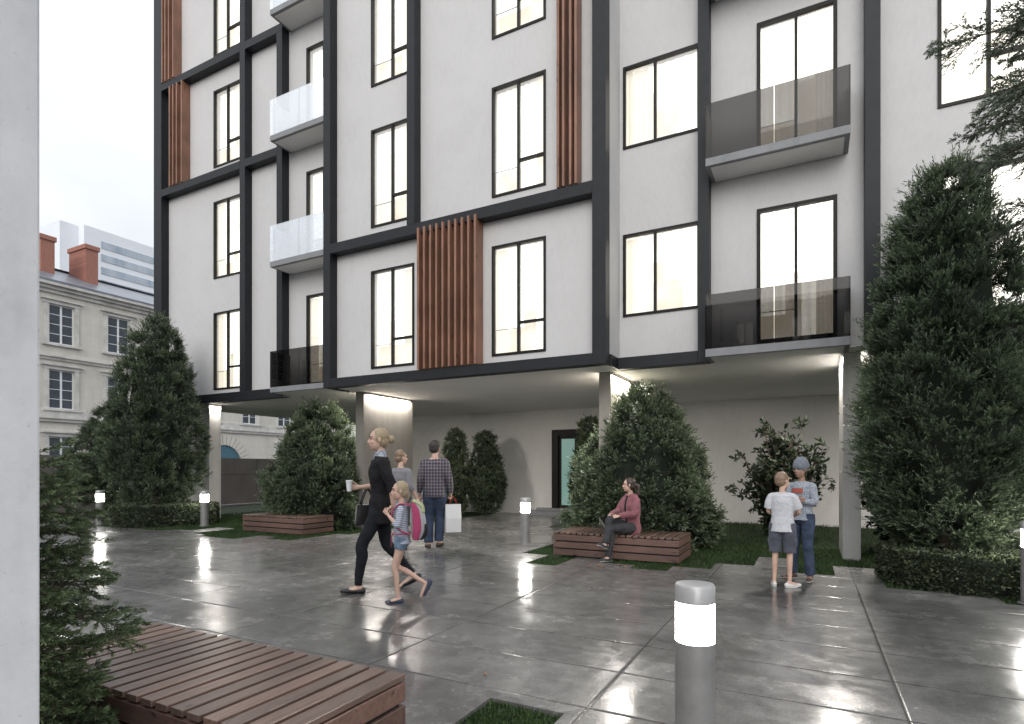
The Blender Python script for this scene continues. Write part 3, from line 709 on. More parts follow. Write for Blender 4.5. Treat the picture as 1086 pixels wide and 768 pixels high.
# --- broad-leaved shrubs
def make_laurel():
    r=empty('broadleaf_shrub'); mb=MB(); bs=[];ds=[];ls=[];tt=[]
    for i in range(100):
        a=random.uniform(0,6.28); lean=random.uniform(.05,.85); H=random.uniform(1.2,2.3)*(1-.35*lean**2)
        tip=Vector((cos(a)*lean*1.05,sin(a)*lean*1.05,H)); mid=Vector((cos(a)*lean*.35,sin(a)*lean*.35,H*.5))
        mb.tube([(cos(a)*.08,sin(a)*.08,-.03),tuple(mid),tuple(tip)],[.014,.010,.004],5)
        for j in range(11):
            t=random.uniform(.18,1); p=(mid*(1-t)*2*t**0 if False else mid.lerp(tip,(t-.5)*2) if t>.5 else Vector((0,0,0)).lerp(mid,t*2))
            d=Vector((random.gauss(0,1),random.gauss(0,1),random.gauss(.45,.6))).normalized(); L=random.uniform(.16,.32)
            mb.tube([tuple(p),tuple(p+d*L)],[.006,.003],4)
            for q in range(9):
                s=random.uniform(.25,1.05); b=p+d*L*s; e=(d*.7+Vector((random.gauss(0,1),random.gauss(0,1),random.gauss(.1,.8)))*.75).normalized()
                bs.append(b); ds.append(e); ls.append(random.uniform(.09,.145)); tt.append(random.random()*.8)
    mb.build('branch',M['bark'],r)
    leaf_mesh('foliage',np.array(bs),np.array(ds),np.array(ls),np.array(ls)*.42,np.array(tt),M['laurel'],r,fold=.12,shape='leaf')
    return r
la=make_laurel(); la.location=(-.50,12.2,0); la.scale=(1.0,1.0,1.0)
tag(la,'loose broad-leaved shrub with glossy dark leaves behind the two boys','shrub','broad-leaved shrubs')
l2=copy_tree(la); l2.location=(1.35,11.2,0); l2.rotation_euler.z=2; l2.scale=(1,1,.9)
tag(l2,'dark broad-leaved shrub right of the white fin column, behind the tallest evergreen','shrub','broad-leaved shrubs')
l3=copy_tree(la); l3.location=(-11.35,10.5,0); l3.rotation_euler.z=1.1; l3.scale=(.85,.85,.88)
tag(l3,'broad-leaved shrub at the left flank of the bush behind the empty bench','shrub','broad-leaved shrubs')
# --- clipped hedge rings
def make_hedge():
    r=empty('clipped_hedge'); R=.92; H=.5; rr=np.random.default_rng(3)
    MB().lathe([(R-.1,-.03),(R-.07,.2),(R-.1,H-.08),(R-.3,H-.05)],32).build('shade_core',M['twigs'],r)
    n=15000; th=rr.random(n)*2*pi; u=rr.random(n)
    side=u<.62; z=np.where(side,rr.random(n)*H,H-.03+.03*rr.random(n)); rad=np.where(side,R-.03*rr.random(n),R*np.sqrt(rr.random(n)))
    bulge=1+.02*np.sin(7*th)+.02*np.sin(13*th+4*z); rad=rad*bulge
    z=z+np.where(side,0,.018*np.sin(9*th)*np.cos(rad*9))
    P_=np.stack([rad*np.cos(th),rad*np.sin(th),z],1)
    nn=np.where(side[:,None],np.stack([np.cos(th),np.sin(th),.35+0*th],1),np.stack([.2*np.cos(th),.2*np.sin(th),1+0*th],1))
    d=nrm(nn+rr.normal(size=(n,3))*.65)
    leaf_mesh('foliage',P_,d,.038+.02*rr.random(n),.026,rr.random(n)**1.3,M['hedge'],r,fold=.2); return r
hg=make_hedge(); hg.location=(1.68,8.75,0); hg.scale=(.97,.92,.84)
tag(hg,'clipped round hedge ring around the foot of the tallest evergreen on the right','hedge','clipped hedge rings')
h2=copy_tree(hg); h2.location=(-14.35,8.75,0); h2.scale=(1.25,.85,1.0); h2.rotation_euler.z=1
tag(h2,'clipped hedge ring around the foot of the tall left conifer beside the lit bollard','hedge','clipped hedge rings')
h3=copy_tree(hg); h3.location=(-17.6,9.9,0); h3.scale=(1.0,.9,1.3); h3.rotation_euler.z=2
tag(h3,'small rounded hedge below the lower conifer near the boundary wall','hedge','clipped hedge rings')

# --- near conifers with layered fans of needles
def needle_tree(name,branch_specs,trunk_pts,trunk_r,mat,twL,twN,nL,nW,nK,droop,seed,flat=.25,tintb=0.):
    rr=np.random.default_rng(seed); r=empty(name); trunk(r,trunk_pts,trunk_r,10)
    mb=MB(); S=[];D=[];L=[]
    for (z,az,ln,rise) in branch_specs:
        o=Vector((0,0,z)); dirh=Vector((cos(az),sin(az),0)); side=Vector((-sin(az),cos(az),0)); pts=[];n=8
        for i in range(n+1):
            t=i/n; pts.append(o+dirh*ln*t+Vector((0,0,rise*ln*t-droop*ln*t*t+ .04*ln*math.sin(t*5+az*7)))+side*ln*.05*math.sin(t*4+az*3))
        mb.tube([tuple(p) for p in pts],[.003+.011*ln*(1-i/n) for i in range(n+1)],5)
        k=int(twN*ln/.6)
        for j in range(k):
            t=.12+.88*(j+rr.random()*.6)/k; f=t*n; i=min(int(f),n-1); p=pts[i].lerp(pts[i+1],f-i); tan=(pts[i+1]-pts[i]).normalized()
            s=1 if j%2 else -1; tl=twL*(.35+1.0*math.sin(pi*min(1,t*.80+.12)))*(.75+.5*rr.random())
            d=(tan*.85+side*s*(.55+.3*rr.random())+Vector((0,0,rr.normal()*flat))).normalized()
            mb.tube([tuple(p),tuple(p+d*tl)],[.0028,.0012],4)
            S.append(p); D.append(d); L.append(tl)
            for q in range(3):    # small side shoots
                u=.3+.22*q+rr.random()*.15; pp=p+d*tl*u; s2=1 if (q+j)%2 else -1
                sd=d.cross(Vector((0,0,1))).normalized()*s2
                d2=(d*.8+sd*.7+Vector((0,0,rr.normal()*flat))).normalized(); S.append(pp); D.append(d2); L.append(tl*(.5-.1*q))
        S.append(pts[-2]); D.append((pts[-1]-pts[-2]).normalized()); L.append(twL*.6)
    mb.build('branch',M['bark'],r)
    S=np.array([tuple(v) for v in S]);D=np.array([tuple(v) for v in D]);L=np.array(L)
    # equal needle spacing: split by chunks
    B=[];DD=[];LL=[];T=[]
    for a,b in ((0,.5),(.5,1.0)):
        b_,d_,l_,t_=sprigs(S+D*(L*a)[:,None],D,L*(b-a),nK,spread=.95,leafL=nL,jit=.35); B.append(b_);DD.append(d_);LL.append(l_);T.append(t_*.5+a)
    B=np.vstack(B);DD=np.vstack(DD);LL=np.hstack(LL);T=np.hstack(T)
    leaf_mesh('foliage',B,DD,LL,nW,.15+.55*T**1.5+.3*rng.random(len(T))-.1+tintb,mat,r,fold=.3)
    return r
specs=[]; R0=random.Random(4)
for i in range(78):
    h=i/78; z=.06+1.40*h+R0.uniform(-.02,.02); az=i*2.39996+R0.uniform(-.3,.3)
    ln=(.45*(1-h)**.5+.05)*R0.uniform(.62,1.22)
    specs.append((z,az,ln,.10+.2*h))
ft=needle_tree('fir_tree',specs,[(0,0,-.05),(0,0,.9),(.01,0,1.58)],[.045,.03,.008],M['fir'],.145,22,.021,.0052,18,.22,8)
ft.location=(-3.06,1.17,0)
tag(ft,'young fir with light green needles in front, between the pillar and the nearest bench','tree')
specs=[]
for i in range(74):
    h=i/74; z=3.35+3.2*h; az=i*2.39996+R0.uniform(-.4,.4); ln=(1.25*math.sin(pi*min(1,.28+.72*h))**.7)*R0.uniform(.75,1.1)+.1
    specs.append((z,az,ln,.12))
tt_=needle_tree('overhanging_tree',specs,[(0,0,-.05),(.03,0,2.2),(0,.03,4.2),(0,0,6.5)],[.10,.085,.06,.012],M['thuja'],.24,17,.028,.0078,13,.20,12,.3,0.)
tt_.location=(2.28,5.05,0)
tag(tt_,'tree reaching its needled branches into the upper right corner, trunk outside the frame','tree')

# --- grass
def grass(name,rects,density,hgt,seed):
    rr=np.random.default_rng(seed); P_=[]
    for a,b,c,d in rects:
        n=int((b-a)*(d-c)*density); P_.append(np.stack([a+(b-a)*rr.random(n),c+(d-c)*rr.random(n),np.full(n,-.036)],1))
    P_=np.vstack(P_); n=len(P_); d=nrm(np.stack([rr.normal(size=n)*.4,rr.normal(size=n)*.4,np.ones(n)],1))
    o=leaf_mesh(name,P_,d,hgt*(.7+.6*rr.random(n)),.006+.005*rr.random(n),rr.random(n),M['grass']); tag(o,None,None,kind='stuff'); return o
g=grass('grass',[(-4.24,-3.77,8.51,9.6),(-3.75,-3.28,7.63,8.5)]+[(a+.005,b-.005,c+.01,min(d,11.5)) for a,b,c,d in LAWN[2:14]]+[(2.8,6.0,6.6,10.5)]+[(a+.005,b-.005,c+.01,min(d,11.5)) for a,b,c,d in LAWN[16:25]],2300,.055,2)
g2=grass('grass',[(-3.7,7.0,11.5,16.1),(-16.2,-9.0,11.5,16.0)],420,.07,8); tag(g2,'lawn grass in the shade under the building','grass')
tag(g,'short green lawn grass filling the stepped beds beside the paving','grass')
g=grass('pit_grass',[(-1.732,-1.255,1.9,3.045)],9000,.034,5); g.name='grass'; tag(g,'grass growing in the small square pit sunk in the foreground paving','grass')
# --- fallen leaves
def dry_leaf(x,y,a,s,label):
    mb=MB(); n=10; pts=[]
    for i in range(n):
        t=2*pi*i/n; pts.append((s*cos(t)*(1 if i%2 else .72),s*.6*sin(t)*(1 if i%2 else .8),.004+.012*abs(cos(t))))
    for i in range(n): mb.poly([(0,0,.006),pts[i],pts[(i+1)%n]])
    o=mb.build('fallen_leaf',M['dryleaf']); o.location=(x,y,.001); o.rotation_euler=(.1,.08,a)
    tag(o,label,'leaf','dry leaves on the paving')
for (x,y,a,s) in ((-2.72,7.93,.3,.045),(-2.82,7.86,1.2,.04),(-2.45,8.05,2.2,.05),(-2.36,7.98,.8,.035),(-2.60,7.80,2.9,.04),(-1.62,8.22,1.9,.04)):
    dry_leaf(x,y,a,s,'small dry orange leaf lying near the front of the occupied bench')
dry_leaf(-.66,2.98,.5,.04,'dry orange leaf lying beside the foot of the nearest bollard light')
dry_leaf(-1.95,3.35,2.,.02,'tiny dry leaf on the paving left of the grass pit')
# ================================================================== PEOPLE
def skin(name,col): 
    t=NT(name); t.set(base=t.ramp(t.noise(20,2),[(.3,[c*.92 for c in col]),(.7,[min(1,c*1.06) for c in col])]),rough=.5,sss=.0); return t.m
def cloth(name,col,var=.14,scale=9,rough=.85,fold=.5,stretch=None):
    t=NT(name); n=t.noise(scale,3,.6,stretch=stretch); c=t.ramp(n,[(.3,[x*(1-var) for x in col]),(.7,[min(1,x*(1+var)) for x in col])])
    t.set(base=c,rough=rough,sheen=(.15 if max(col)>.1 else .0),spec=.25); t.bump(t.math('ADD',t.noise(9,3,.55,stretch=(1,1,.6),dist=.8),t.math('MULTIPLY',t.noise(220,2,.5),.06)),fold,.03); return t.m
SK=skin('fair_skin',(.56,.37,.29)); SK2=skin('tanned_skin',(.34,.21,.155))
HB=simple('blonde_hair',(.33,.26,.165),.5,.35,60,.6,90); HD=simple('dark_brown_hair',(.045,.03,.024),.45,.3,40,.4,120)
HG=simple('light_brown_hair',(.22,.15,.10),.5,.35,40,.4,120); HM=simple('greying_dark_hair',(.030,.026,.024),.6,.35,50,.4,120)
BLK=cloth('black_knit',(.012,.012,.014)); NAVY=cloth('dark_trouser_cloth',(.012,.014,.018)); 
DEN=cloth('blue_denim',(.042,.060,.10),.35,6); DENL=cloth('faded_denim',(.13,.19,.27),.4,12); GREYJ=cloth('charcoal_jeans',(.045,.046,.05),.3,7)
WT=cloth('pale_grey_tee',(.52,.53,.56),.06); CARGO=cloth('slate_blue_shorts',(.075,.08,.105),.3,6); GREYB=cloth('grey_blouse',(.20,.20,.215),.15)
PINK=cloth('dusty_pink_jacket',(.24,.095,.11),.2); TEE=cloth('black_tee',(.015,.018,.02)); BEAN=cloth('blue_grey_beanie',(.17,.19,.225),.15,30)
SHW=simple('white_shoe',(.62,.62,.60),.5,.06); SHB=simple('black_leather_shoe',(.012,.012,.012),.3,.1); SHN=simple('navy_shoe',(.035,.045,.075),.6,.2); SHBR=simple('brown_leather_shoe',(.07,.045,.035),.5,.2)
SOLE=simple('rubber_sole',(.5,.48,.44),.7,.05); EYE=simple('dark_eye',(.02,.015,.012),.25); LIP=simple('lip',(.38,.17,.14),.5); BROW=simple('brow',(.10,.07,.05),.8)
t=NT('plaid_shirt_cloth'); x=t.xyz(); a=t.math('MAXIMUM',t.band(x[0],.048,0,.0035),t.band(x[2],.052,0,.0035)); b=t.math('MAXIMUM',t.band(x[0],.048,.024,.007),t.band(x[2],.052,.026,.007))
c=t.mix(b,(.10,.085,.10),(.035,.035,.055)); c=t.mix(t.math('MULTIPLY',a,.55),c,(.32,.28,.29)); t.set(base=c,rough=.85); t.bump(t.noise(8,3,.55,dist=.8),.5,.03); PLAID=t.m
t=NT('striped_shirt_cloth'); x=t.xyz(); s_=t.band(x[2],.026,0,.0055); t.set(base=t.mix(s_,(.50,.53,.60),(.16,.18,.26)),rough=.85); t.bump(t.noise(10,3,.5),.4,.02); STRIPE=t.m
t=NT('checked_collar_cloth'); x=t.xyz(); s_=t.math('MAXIMUM',t.band(x[2],.016,0,.003),t.band(x[0],.016,0,.003)); t.set(base=t.mix(s_,(.55,.58,.62),(.18,.22,.30)),rough=.85); COLLAR=t.m
t=NT('mottled_sweater_knit'); n_=t.noise(90,2,.6); t.set(base=t.ramp(n_,[(.4,(.14,.17,.22)),(.6,(.42,.45,.50))]),rough=.9); SWEAT=t.m
REDP=simple('red_print',(.36,.09,.065),.8,.15)

def V(*a): return Vector(a)
FT=bpy.data.textures.new('fold_noise','CLOUDS'); FT.noise_scale=.085; FT.noise_depth=2
def folds(o,k=.016):
    md=o.modifiers.new('d','DISPLACE'); md.texture=FT; md.texture_coords='LOCAL'; md.strength=k; md.mid_level=.5; return o
def sm_path(pts,rad,k=4):
    """Catmull-Rom densified path with radii"""
    P=[Vector(p) for p in pts]; Q=[(r if isinstance(r,(tuple,list)) else (r,r)) for r in rad]; n=len(P); op=[];orr=[]
    for i in range(n-1):
        p0,p1,p2,p3=P[max(i-1,0)],P[i],P[i+1],P[min(i+2,n-1)]
        for j in range(k):
            t=j/k
            op.append(.5*((2*p1)+(p2-p0)*t+(2*p0-5*p1+4*p2-p3)*t*t+(3*p1-p0-3*p2+p3)*t**3))
            orr.append(tuple(Q[i][q]+(Q[i+1][q]-Q[i][q])*(t*t*(3-2*t)) for q in (0,1)))
    op.append(P[-1]); orr.append(Q[-1]); return op,orr
def limb(mb,pts,rad,k=4,n=14,ref=(1,0,0),mi=0,cap=True):
    p,r=sm_path(pts,rad,k)
    if cap:
        d0=(p[0]-p[1]).normalized(); d1=(p[-1]-p[-2]).normalized(); a=min(r[0]); b=min(r[-1])
        p=[p[0]+d0*a*.55,p[0]+d0*a*.35]+p+[p[-1]+d1*b*.35,p[-1]+d1*b*.55]
        r=[(r[0][0]*.35,r[0][1]*.35),(r[0][0]*.8,r[0][1]*.8)]+r+[(r[-1][0]*.8,r[-1][1]*.8),(r[-1][0]*.35,r[-1][1]*.35)]
    mb.tube([tuple(q) for q in p],r,n,mi,ref)
BASE=dict(pelvis=(0,0,.95),waist=(0,0,1.08),chest=(0,.0,1.28),neck=(0,-.01,1.47),head=(0,.02,1.625),
  shL=(-.17,-.01,1.41),elL=(-.215,-.03,1.13),wrL=(-.225,.03,.89),shR=(.17,-.01,1.41),elR=(.215,-.03,1.13),wrR=(.225,.03,.89),
  hipL=(-.09,0,.93),knL=(-.095,.02,.51),anL=(-.10,-.01,.09),hipR=(.09,0,.93),knR=(.095,.02,.51),anR=(.10,-.01,.09),
  ftL=(-.02,1,0),ftR=(.02,1,0),hdL=None,hdR=None,pnL=(1,0,0),pnR=(-1,0,0),yaw=0,pitch=0,curl=.5)
def hand(mb,w,d,pn,thumb,curl=.5,s=1.0):
    w=Vector(w); d=Vector(d).normalized(); pn=Vector(pn); pn=(pn-pn.dot(d)*d).normalized(); sd=d.cross(pn).normalized()
    if sd.dot(Vector(thumb))<0: sd=-sd     # sd points to the thumb side
    limb(mb,[w-d*.02*s,w+d*.03*s,w+d*.085*s],[(.024*s,.017*s),(.034*s,.015*s),(.040*s,.012*s)],3,12,sd)
    for i,(off,L) in enumerate(((.030,.072),(.0105,.080),(-.0095,.075),(-.029,.058))):
        b=w+d*.082*s+sd*off*s; c=curl*(1+.12*i); L*=s
        a1,a2,a3=c*.55,c*1.25,c*1.8
        p1=b+(d*cos(a1)+pn*sin(a1))*L*.45; p2=p1+(d*cos(a2)+pn*sin(a2))*L*.32; p3=p2+(d*cos(a3)+pn*sin(a3))*L*.25
        limb(mb,[b-d*.012,b,p1,p2,p3],[.0092*s,.0095*s,.0088*s,.008*s,.0068*s],2,8,sd)
    b=w+d*.022*s+sd*.022*s; p1=b+(d*.55+sd*.75+pn*.25).normalized()*.036*s; p2=p1+(d*.85+sd*.30+pn*.35).normalized()*.030*s; p3=p2+(d*.9+pn*.45).normalized()*.022*s
    limb(mb,[b-sd*.01,b,p1,p2,p3],[.012*s,.0125*s,.0108*s,.010*s,.0078*s],2,8,sd)
def person(name,label,loc,heading,H,J={},sex='f',bs=1.0,skinmat=SK,hair=None,garments=(),vox=.0048,headk=1.0):
    """figure faces local +y; heading = world angle of that direction from +Y, counter-clockwise (deg)"""
    j={**BASE,**J}; j={k:(Vector(v) if isinstance(v,(tuple,list)) else v) for k,v in j.items()}; j['shL']=j['shL']-Vector((0,0,.028)); j['shR']=j['shR']-Vector((0,0,.028))
    s=H/1.75; root=empty('person',loc,R_(heading)); root.scale=(s,s,s); tag(root,label,'person')
    up=(j['head']-j['neck']).normalized()
    Rh=Matrix.Rotation(R_(j['yaw']),3,'Z')@Matrix.Rotation(R_(j['pitch']),3,'X'); hc=j['head']; hk=headk
    def hp(x,y,z): return hc+Rh@Vector((x*hk,y*hk,z*hk))
    sw=.82 if sex=='f' else 1.0
    if sex=='c': sw=.72
    def torso(g=0.0,top=1.0,bottom=True,y=0.0):
        pl,wa,ch,nk=j['pelvis'],j['waist'],j['chest'],j['neck']; off=Vector((0,y,0))
        if sex=='f': rs=[(.150,.108),(.162,.116),(.122,.090),(.140,.110),(.146,.088),(.100,.064),(.055,.052)]
        elif sex=='m': rs=[(.158,.118),(.164,.124),(.156,.122),(.168,.126),(.170,.098),(.118,.074),(.064,.060)]
        else: rs=[(.128,.098),(.132,.100),(.116,.090),(.126,.094),(.126,.078),(.088,.058),(.048,.046)]
        pts=[pl-V(0,0,.06),pl+V(0,0,.0),wa,ch,ch.lerp(nk,.56),ch.lerp(nk,.80),nk+V(0,0,-.0)]
        return [p+off for p in pts],[((a+g)*bs,(b+g)*bs) for a,b in rs]
    kid=(sex=='c'); am=.85 if kid else (.90 if sex=='f' else 1.08)
    # ---- body
    b=MB(); p,r=torso(-.012); limb(b,p,r,4,18)
    limb(b,[j['neck']-V(0,0,.05),j['neck']+V(0,0,.02),hc-V(0,.012,.075)],[(.058*am,.055*am),(.050*am,.052*am),(.047*am,.050*am)],3,14)
    b.ellip(hp(0,-.008,.028),(.074*hk,.093*hk,.092*hk),20,rot=Rh); b.ellip(hp(0,.022,-.035),(.058*hk,.070*hk,.075*hk),18,rot=Rh)
    b.ellip(hp(0,.055,-.082),(.030*hk,.026*hk,.022*hk),12,rot=Rh)      # chin
    limb(b,[hp(0,.082,.022),hp(0,.094,-.006),hp(0,.103,-.021)],[.007*hk,.009*hk,.0105*hk],3,10); b.ellip(hp(0,.096,-.026),(.015*hk,.010*hk,.008*hk),10,rot=Rh)
    for q in (-1,1):
        b.ellip(hp(q*.075,-.004,.0),(.009*hk,.017*hk,.030*hk),10,rot=Rh); b.ellip(hp(q*.034,.058,-.022),(.022*hk,.022*hk,.022*hk),10,rot=Rh)
        b.ellip(hp(q*.028,.078,.040),(.026*hk,.012*hk,.010*hk),10,rot=Rh)
    b.ellip(hp(0,.086,-.050),(.022*hk,.010*hk,.011*hk),10,rot=Rh)
    for S,q in (('L',-1),('R',1)):
        sh,el,wr=j['sh'+S],j['el'+S],j['wr'+S]
        limb(b,[sh-V(q*.06,0,-.012),sh,sh.lerp(el,.45),el,el.lerp(wr,.35),wr],[.044*am,.047*am,.042*am,.036*am,.037*am,.0235*am],4,14)
        d=j['hd'+S] or (wr-el).normalized()
        hand(b,wr,d,j['pn'+S],(-q*.3,1,.3) if j.get('th'+S) is None else j['th'+S],j['curl'+S] if ('curl'+S) in j else j['curl'],.9 if sex!='m' else 1.0)
        hi,kn,an=j['hip'+S],j['kn'+S],j['an'+S]; lm=.80 if kid else 1.0
        fd=Vector(j['ft'+S]).normalized()
        calf=kn.lerp(an,.3)+Vector((0,-.010,0))*(1 if abs((an-kn).normalized().z)>.5 else 0)
        limb(b,[hi+V(0,0,.03),hi.lerp(kn,.25),hi.lerp(kn,.6),kn,calf,kn.lerp(an,.7),an],[.078*lm,.080*lm,.066*lm,.053*lm,.052*lm,.040*lm,.034*lm],4,16)
        limb(b,[an-V(0,0,.02)-fd*.03,an+fd*.06-V(0,0,.045),an+fd*.15-V(0,0,.062)],[.034*lm,(.038,.028),(.036,.018)],3,12)
    body=b.build('body',skinmat,root,voxel=vox,sm=3)
    # ---- face
    for q in (-1,1):
        MB().ellip(hp(q*.030,.0835,.018),(.0115*hk,.006*hk,.0058*hk),12,rot=Rh).build('eye',EYE,root,smooth=True)
        m=MB(); limb(m,[hp(q*.014,.091,.037),hp(q*.031,.091,.043),hp(q*.047,.080,.037)],[.0028,.0032,.002],3,6); m.build('eyebrow',BROW,root,smooth=True)
    m=MB(); limb(m,[hp(-.022,.088,-.050),hp(-.008,.0955,-.0485),hp(.008,.0955,-.0485),hp(.022,.088,-.050)],[(.002,.002),(.0055,.004),(.0055,.004),(.002,.002)],3,8,ref=(0,0,1)); m.build('lips',LIP,root,smooth=True)
    # ---- hair
    if hair:
        kind,hm=hair; m=MB(); tl=.004
        m.ellip(hp(0,-.022,.040),(.083*hk,.092*hk,.094*hk),20,rot=Rh)
        if kind in ('bun','pony','back'):
            m.ellip(hp(0,-.045,-.01),(.074*hk,.068*hk,.075*hk),16,rot=Rh)
            for q in (-1,1): m.ellip(hp(q*.058,-.006,.022),(.022*hk,.045*hk,.048*hk),12,rot=Rh)
        if kind=='bun': m.ellip(hp(0,-.130,.012),(.043*hk,.040*hk,.045*hk),14,rot=Rh)
        if kind=='pony': limb(m,[hp(0,-.10,.02),hp(0,-.150,-.02),hp(0,-.150,-.12),hp(0.01,-.125,-.24)],[.026,.034,.032,.010],4,12)
        if kind=='back': limb(m,[hp(.0,-.08,-.02),hp(.02,-.105,-.07),hp(.03,-.10,-.13)],[.03,.026,.010],4,12)
        if kind=='short': m.ellip(hp(0,-.040,-.005),(.078*hk,.068*hk,.070*hk),16,rot=Rh)
        if kind=='curly':
            m.ellip(hp(0,-.03,.06),(.088*hk,.09*hk,.085*hk),16,rot=Rh); m.ellip(hp(0,-.05,-.01),(.08*hk,.07*hk,.07*hk),16,rot=Rh)
        if kind!='beanie': m.build('hair',hm,root,voxel=.0055,sm=2)
        if kind=='beanie':
            m=MB(); m.ellip(hp(0,-.012,.062),(.094*hk,.108*hk,.098*hk),20,rot=Rh); m.ellip(hp(0,-.03,.125),(.055*hk,.06*hk,.045*hk),16,rot=Rh)
            limb(m,[hp(0,-.012,.030),hp(0,-.012,.062)],[(.098*hk,.112*hk),(.099*hk,.112*hk)],3,20); m.build('beanie',hm,root,voxel=.006,sm=3)
    # ---- clothes
    for g in garments:
        kd=g[0]; mat=g[1]; o=g[2] if len(g)>2 else {}
        m=MB(); gr=o.get('g',.012); nm=o.get('name',kd)
        if kd in ('top','jacket'):
            p,r=torso(gr)
            low=o.get('low',0.0); 
            p=[p[0]-V(0,0,low)]+p[1:-1]+[p[-2].lerp(p[-1],o.get('neck',.55))]; r=r[:-1]+[(r[-1][0]+.020,r[-1][1]+.012)]
            if low: r[0]=(r[0][0]+o.get('flare',.02),r[0][1]+o.get('flare',.02))
            if kd=='jacket':
                for q in (-1,1):
                    pp=[v+V(q*.052,-.012,0) for v in p]; rr_=[(a*.70,bb*1.04) for a,bb in r]; limb(m,pp,rr_,4,18)
                limb(m,[v-V(0,.045,0) for v in p],[(a*.9,bb*.75) for a,bb in r],4,18)
            else: limb(m,p,r,4,22,cap=False)
            for S,q in (('L',-1),('R',1)):
                sh,el,wr=j['sh'+S],j['el'+S],j['wr'+S]; sl=o.get('sleeve',1.0); w_=o.get('loose',.0)
                k_=am
                full=[(sh-V(q*.075,0,-.018),.050),(sh,.054),(sh.lerp(el,.45),.053+w_),(el,.047+w_),(el.lerp(wr,.45),.045+w_),(el.lerp(wr,.94),.034+w_)]
                if sl<1: 
                    cut=full[:2]+[(sh.lerp(el,.45),.060+w_),(sh.lerp(el,.80),.060+w_)]
                    if sl>.6: cut=full[:4]+[(el.lerp(wr,.30),.044+w_)]
                    full=cut
                limb(m,[a for a,_ in full],[(x_+gr-.010)*k_ for _,x_ in full],4,16,cap=False)
            folds(m.build(nm,mat,root,voxel=.007,sm=4))
        if kd in ('trousers','shorts'):
            lm=.86 if kid else 1.0; w_=o.get('loose',.010)
            p,r=torso(gr*.9); limb(m,[p[0]-V(0,0,.03),p[1],p[1].lerp(p[2],.55)],[(r[0][0]*.98,r[0][1]),r[1],(r[2][0]*.5+r[1][0]*.5,r[2][1]*.5+r[1][1]*.5)],4,20)
            for S,q in (('L',-1),('R',1)):
                hi,kn,an=j['hip'+S],j['kn'+S],j['an'+S]
                if kd=='trousers': P_=[hi+V(0,0,.03),hi.lerp(kn,.25),hi.lerp(kn,.6),kn,kn.lerp(an,.3)+V(0,-.010,0),kn.lerp(an,.7),kn.lerp(an,1.0)]; rr_=[.094,.098,.084,.070,.068,.060+w_*.5,.056+w_]
                else:
                    e=o.get('len',.85); P_=[hi+V(0,0,.03),hi.lerp(kn,.25),hi.lerp(kn,e*.7),hi.lerp(kn,e)]; rr_=[.092,.096,.088,.086]
                limb(m,P_,[(x_+w_)*lm for x_ in rr_],4,18,cap=False)
                if o.get('pocket'):
                    c=hi.lerp(kn,.62)+V(q*.085,0,0); m.ellip(c,(.02,.06,.08),12)
            folds(m.build(nm,mat,root,voxel=.007,sm=3),.018)
        if kd=='shoes':
            for S,q in (('L',-1),('R',1)):
                an=j['an'+S]; fd=Vector(j['ft'+S]).normalized(); upv=V(0,0,1)-V(0,0,1).dot(fd)*fd; upv.normalize(); lm=.88 if kid else 1.0
                m=MB(); base=an-upv*.055
                ps=[base-fd*.065,base-fd*.03,base+fd*.05,base+fd*.12,base+fd*.175]
                limb(m,ps,[(.030*lm,.032),(.036*lm,.040),(.040*lm,.034),(.044*lm,.024),(.030*lm,.016)],3,14)
                if o.get('high'): limb(m,[base,an+upv*.01],[(.036*lm,.042),(.040*lm,.045)],3,12,ref=(1,0,0))
                sh_=m.build('shoe',mat,root,voxel=.006,sm=2)
                m=MB(); limb(m,[p_-upv*(.030 if i<3 else .020) for i,p_ in enumerate(ps)],[(.031*lm,.008),(.038*lm,.008),(.042*lm,.008),(.045*lm,.008),(.028*lm,.007)],3,14)
                m.build('sole',o.get('sole',SOLE),sh_,smooth=True)
        if kd=='collar':
            limb(m,[j['neck']-V(0,-.005,.035),j['neck']+V(0,0,.035)],[(.075*am,.072*am),(.058*am,.060*am)],3,16)
            for q in (-1,1): limb(m,[j['neck']+V(q*.03,.055,.02),j['neck']+V(q*.045,.085,-.055)],[(.028,.008),(.008,.006)],3,8)
            m.build('shirt_collar',mat,root,voxel=.005,sm=2)
        if kd=='hem':
            p,r=torso(gr); limb(m,[p[0]-V(0,0,.09),p[0],p[1]],[r[0],r[0],r[1]],3,18); m.build('shirt_hem',mat,root,voxel=.007,sm=3)
        if kd=='panel':
            p,r=torso(.030); c=j['chest']; rr_=r[3]; n_=10
            for i in range(n_):
                a0,a1=pi/2-.5+1.0*i/n_,pi/2-.5+1.0*(i+1)/n_
                q0=(c.x+rr_[0]*cos(a0),c.y+rr_[1]*sin(a0)); q1=(c.x+rr_[0]*cos(a1),c.y+rr_[1]*sin(a1)); z0,z1=c.z-.02,c.z+.05
                m.box(0,0,0,0,0,0) if False else None
                m.poly([(q0[0],q0[1],z0),(q1[0],q1[1],z0),(q1[0],q1[1],z1),(q0[0],q0[1],z1)])
            m.build('red_chest_panel',mat,root,smooth=True)
    return root,j,s
def head2world(root,p): 
    return Matrix.Translation(root.location)@Matrix.Rotation(root.rotation_euler.z,4,'Z')@Matrix.Scale(root.scale[0],4)@Vector(p)
def ray_ang(x,y): return math.degrees(math.atan2(-x,y))   # CCW angle from +Y of the view ray
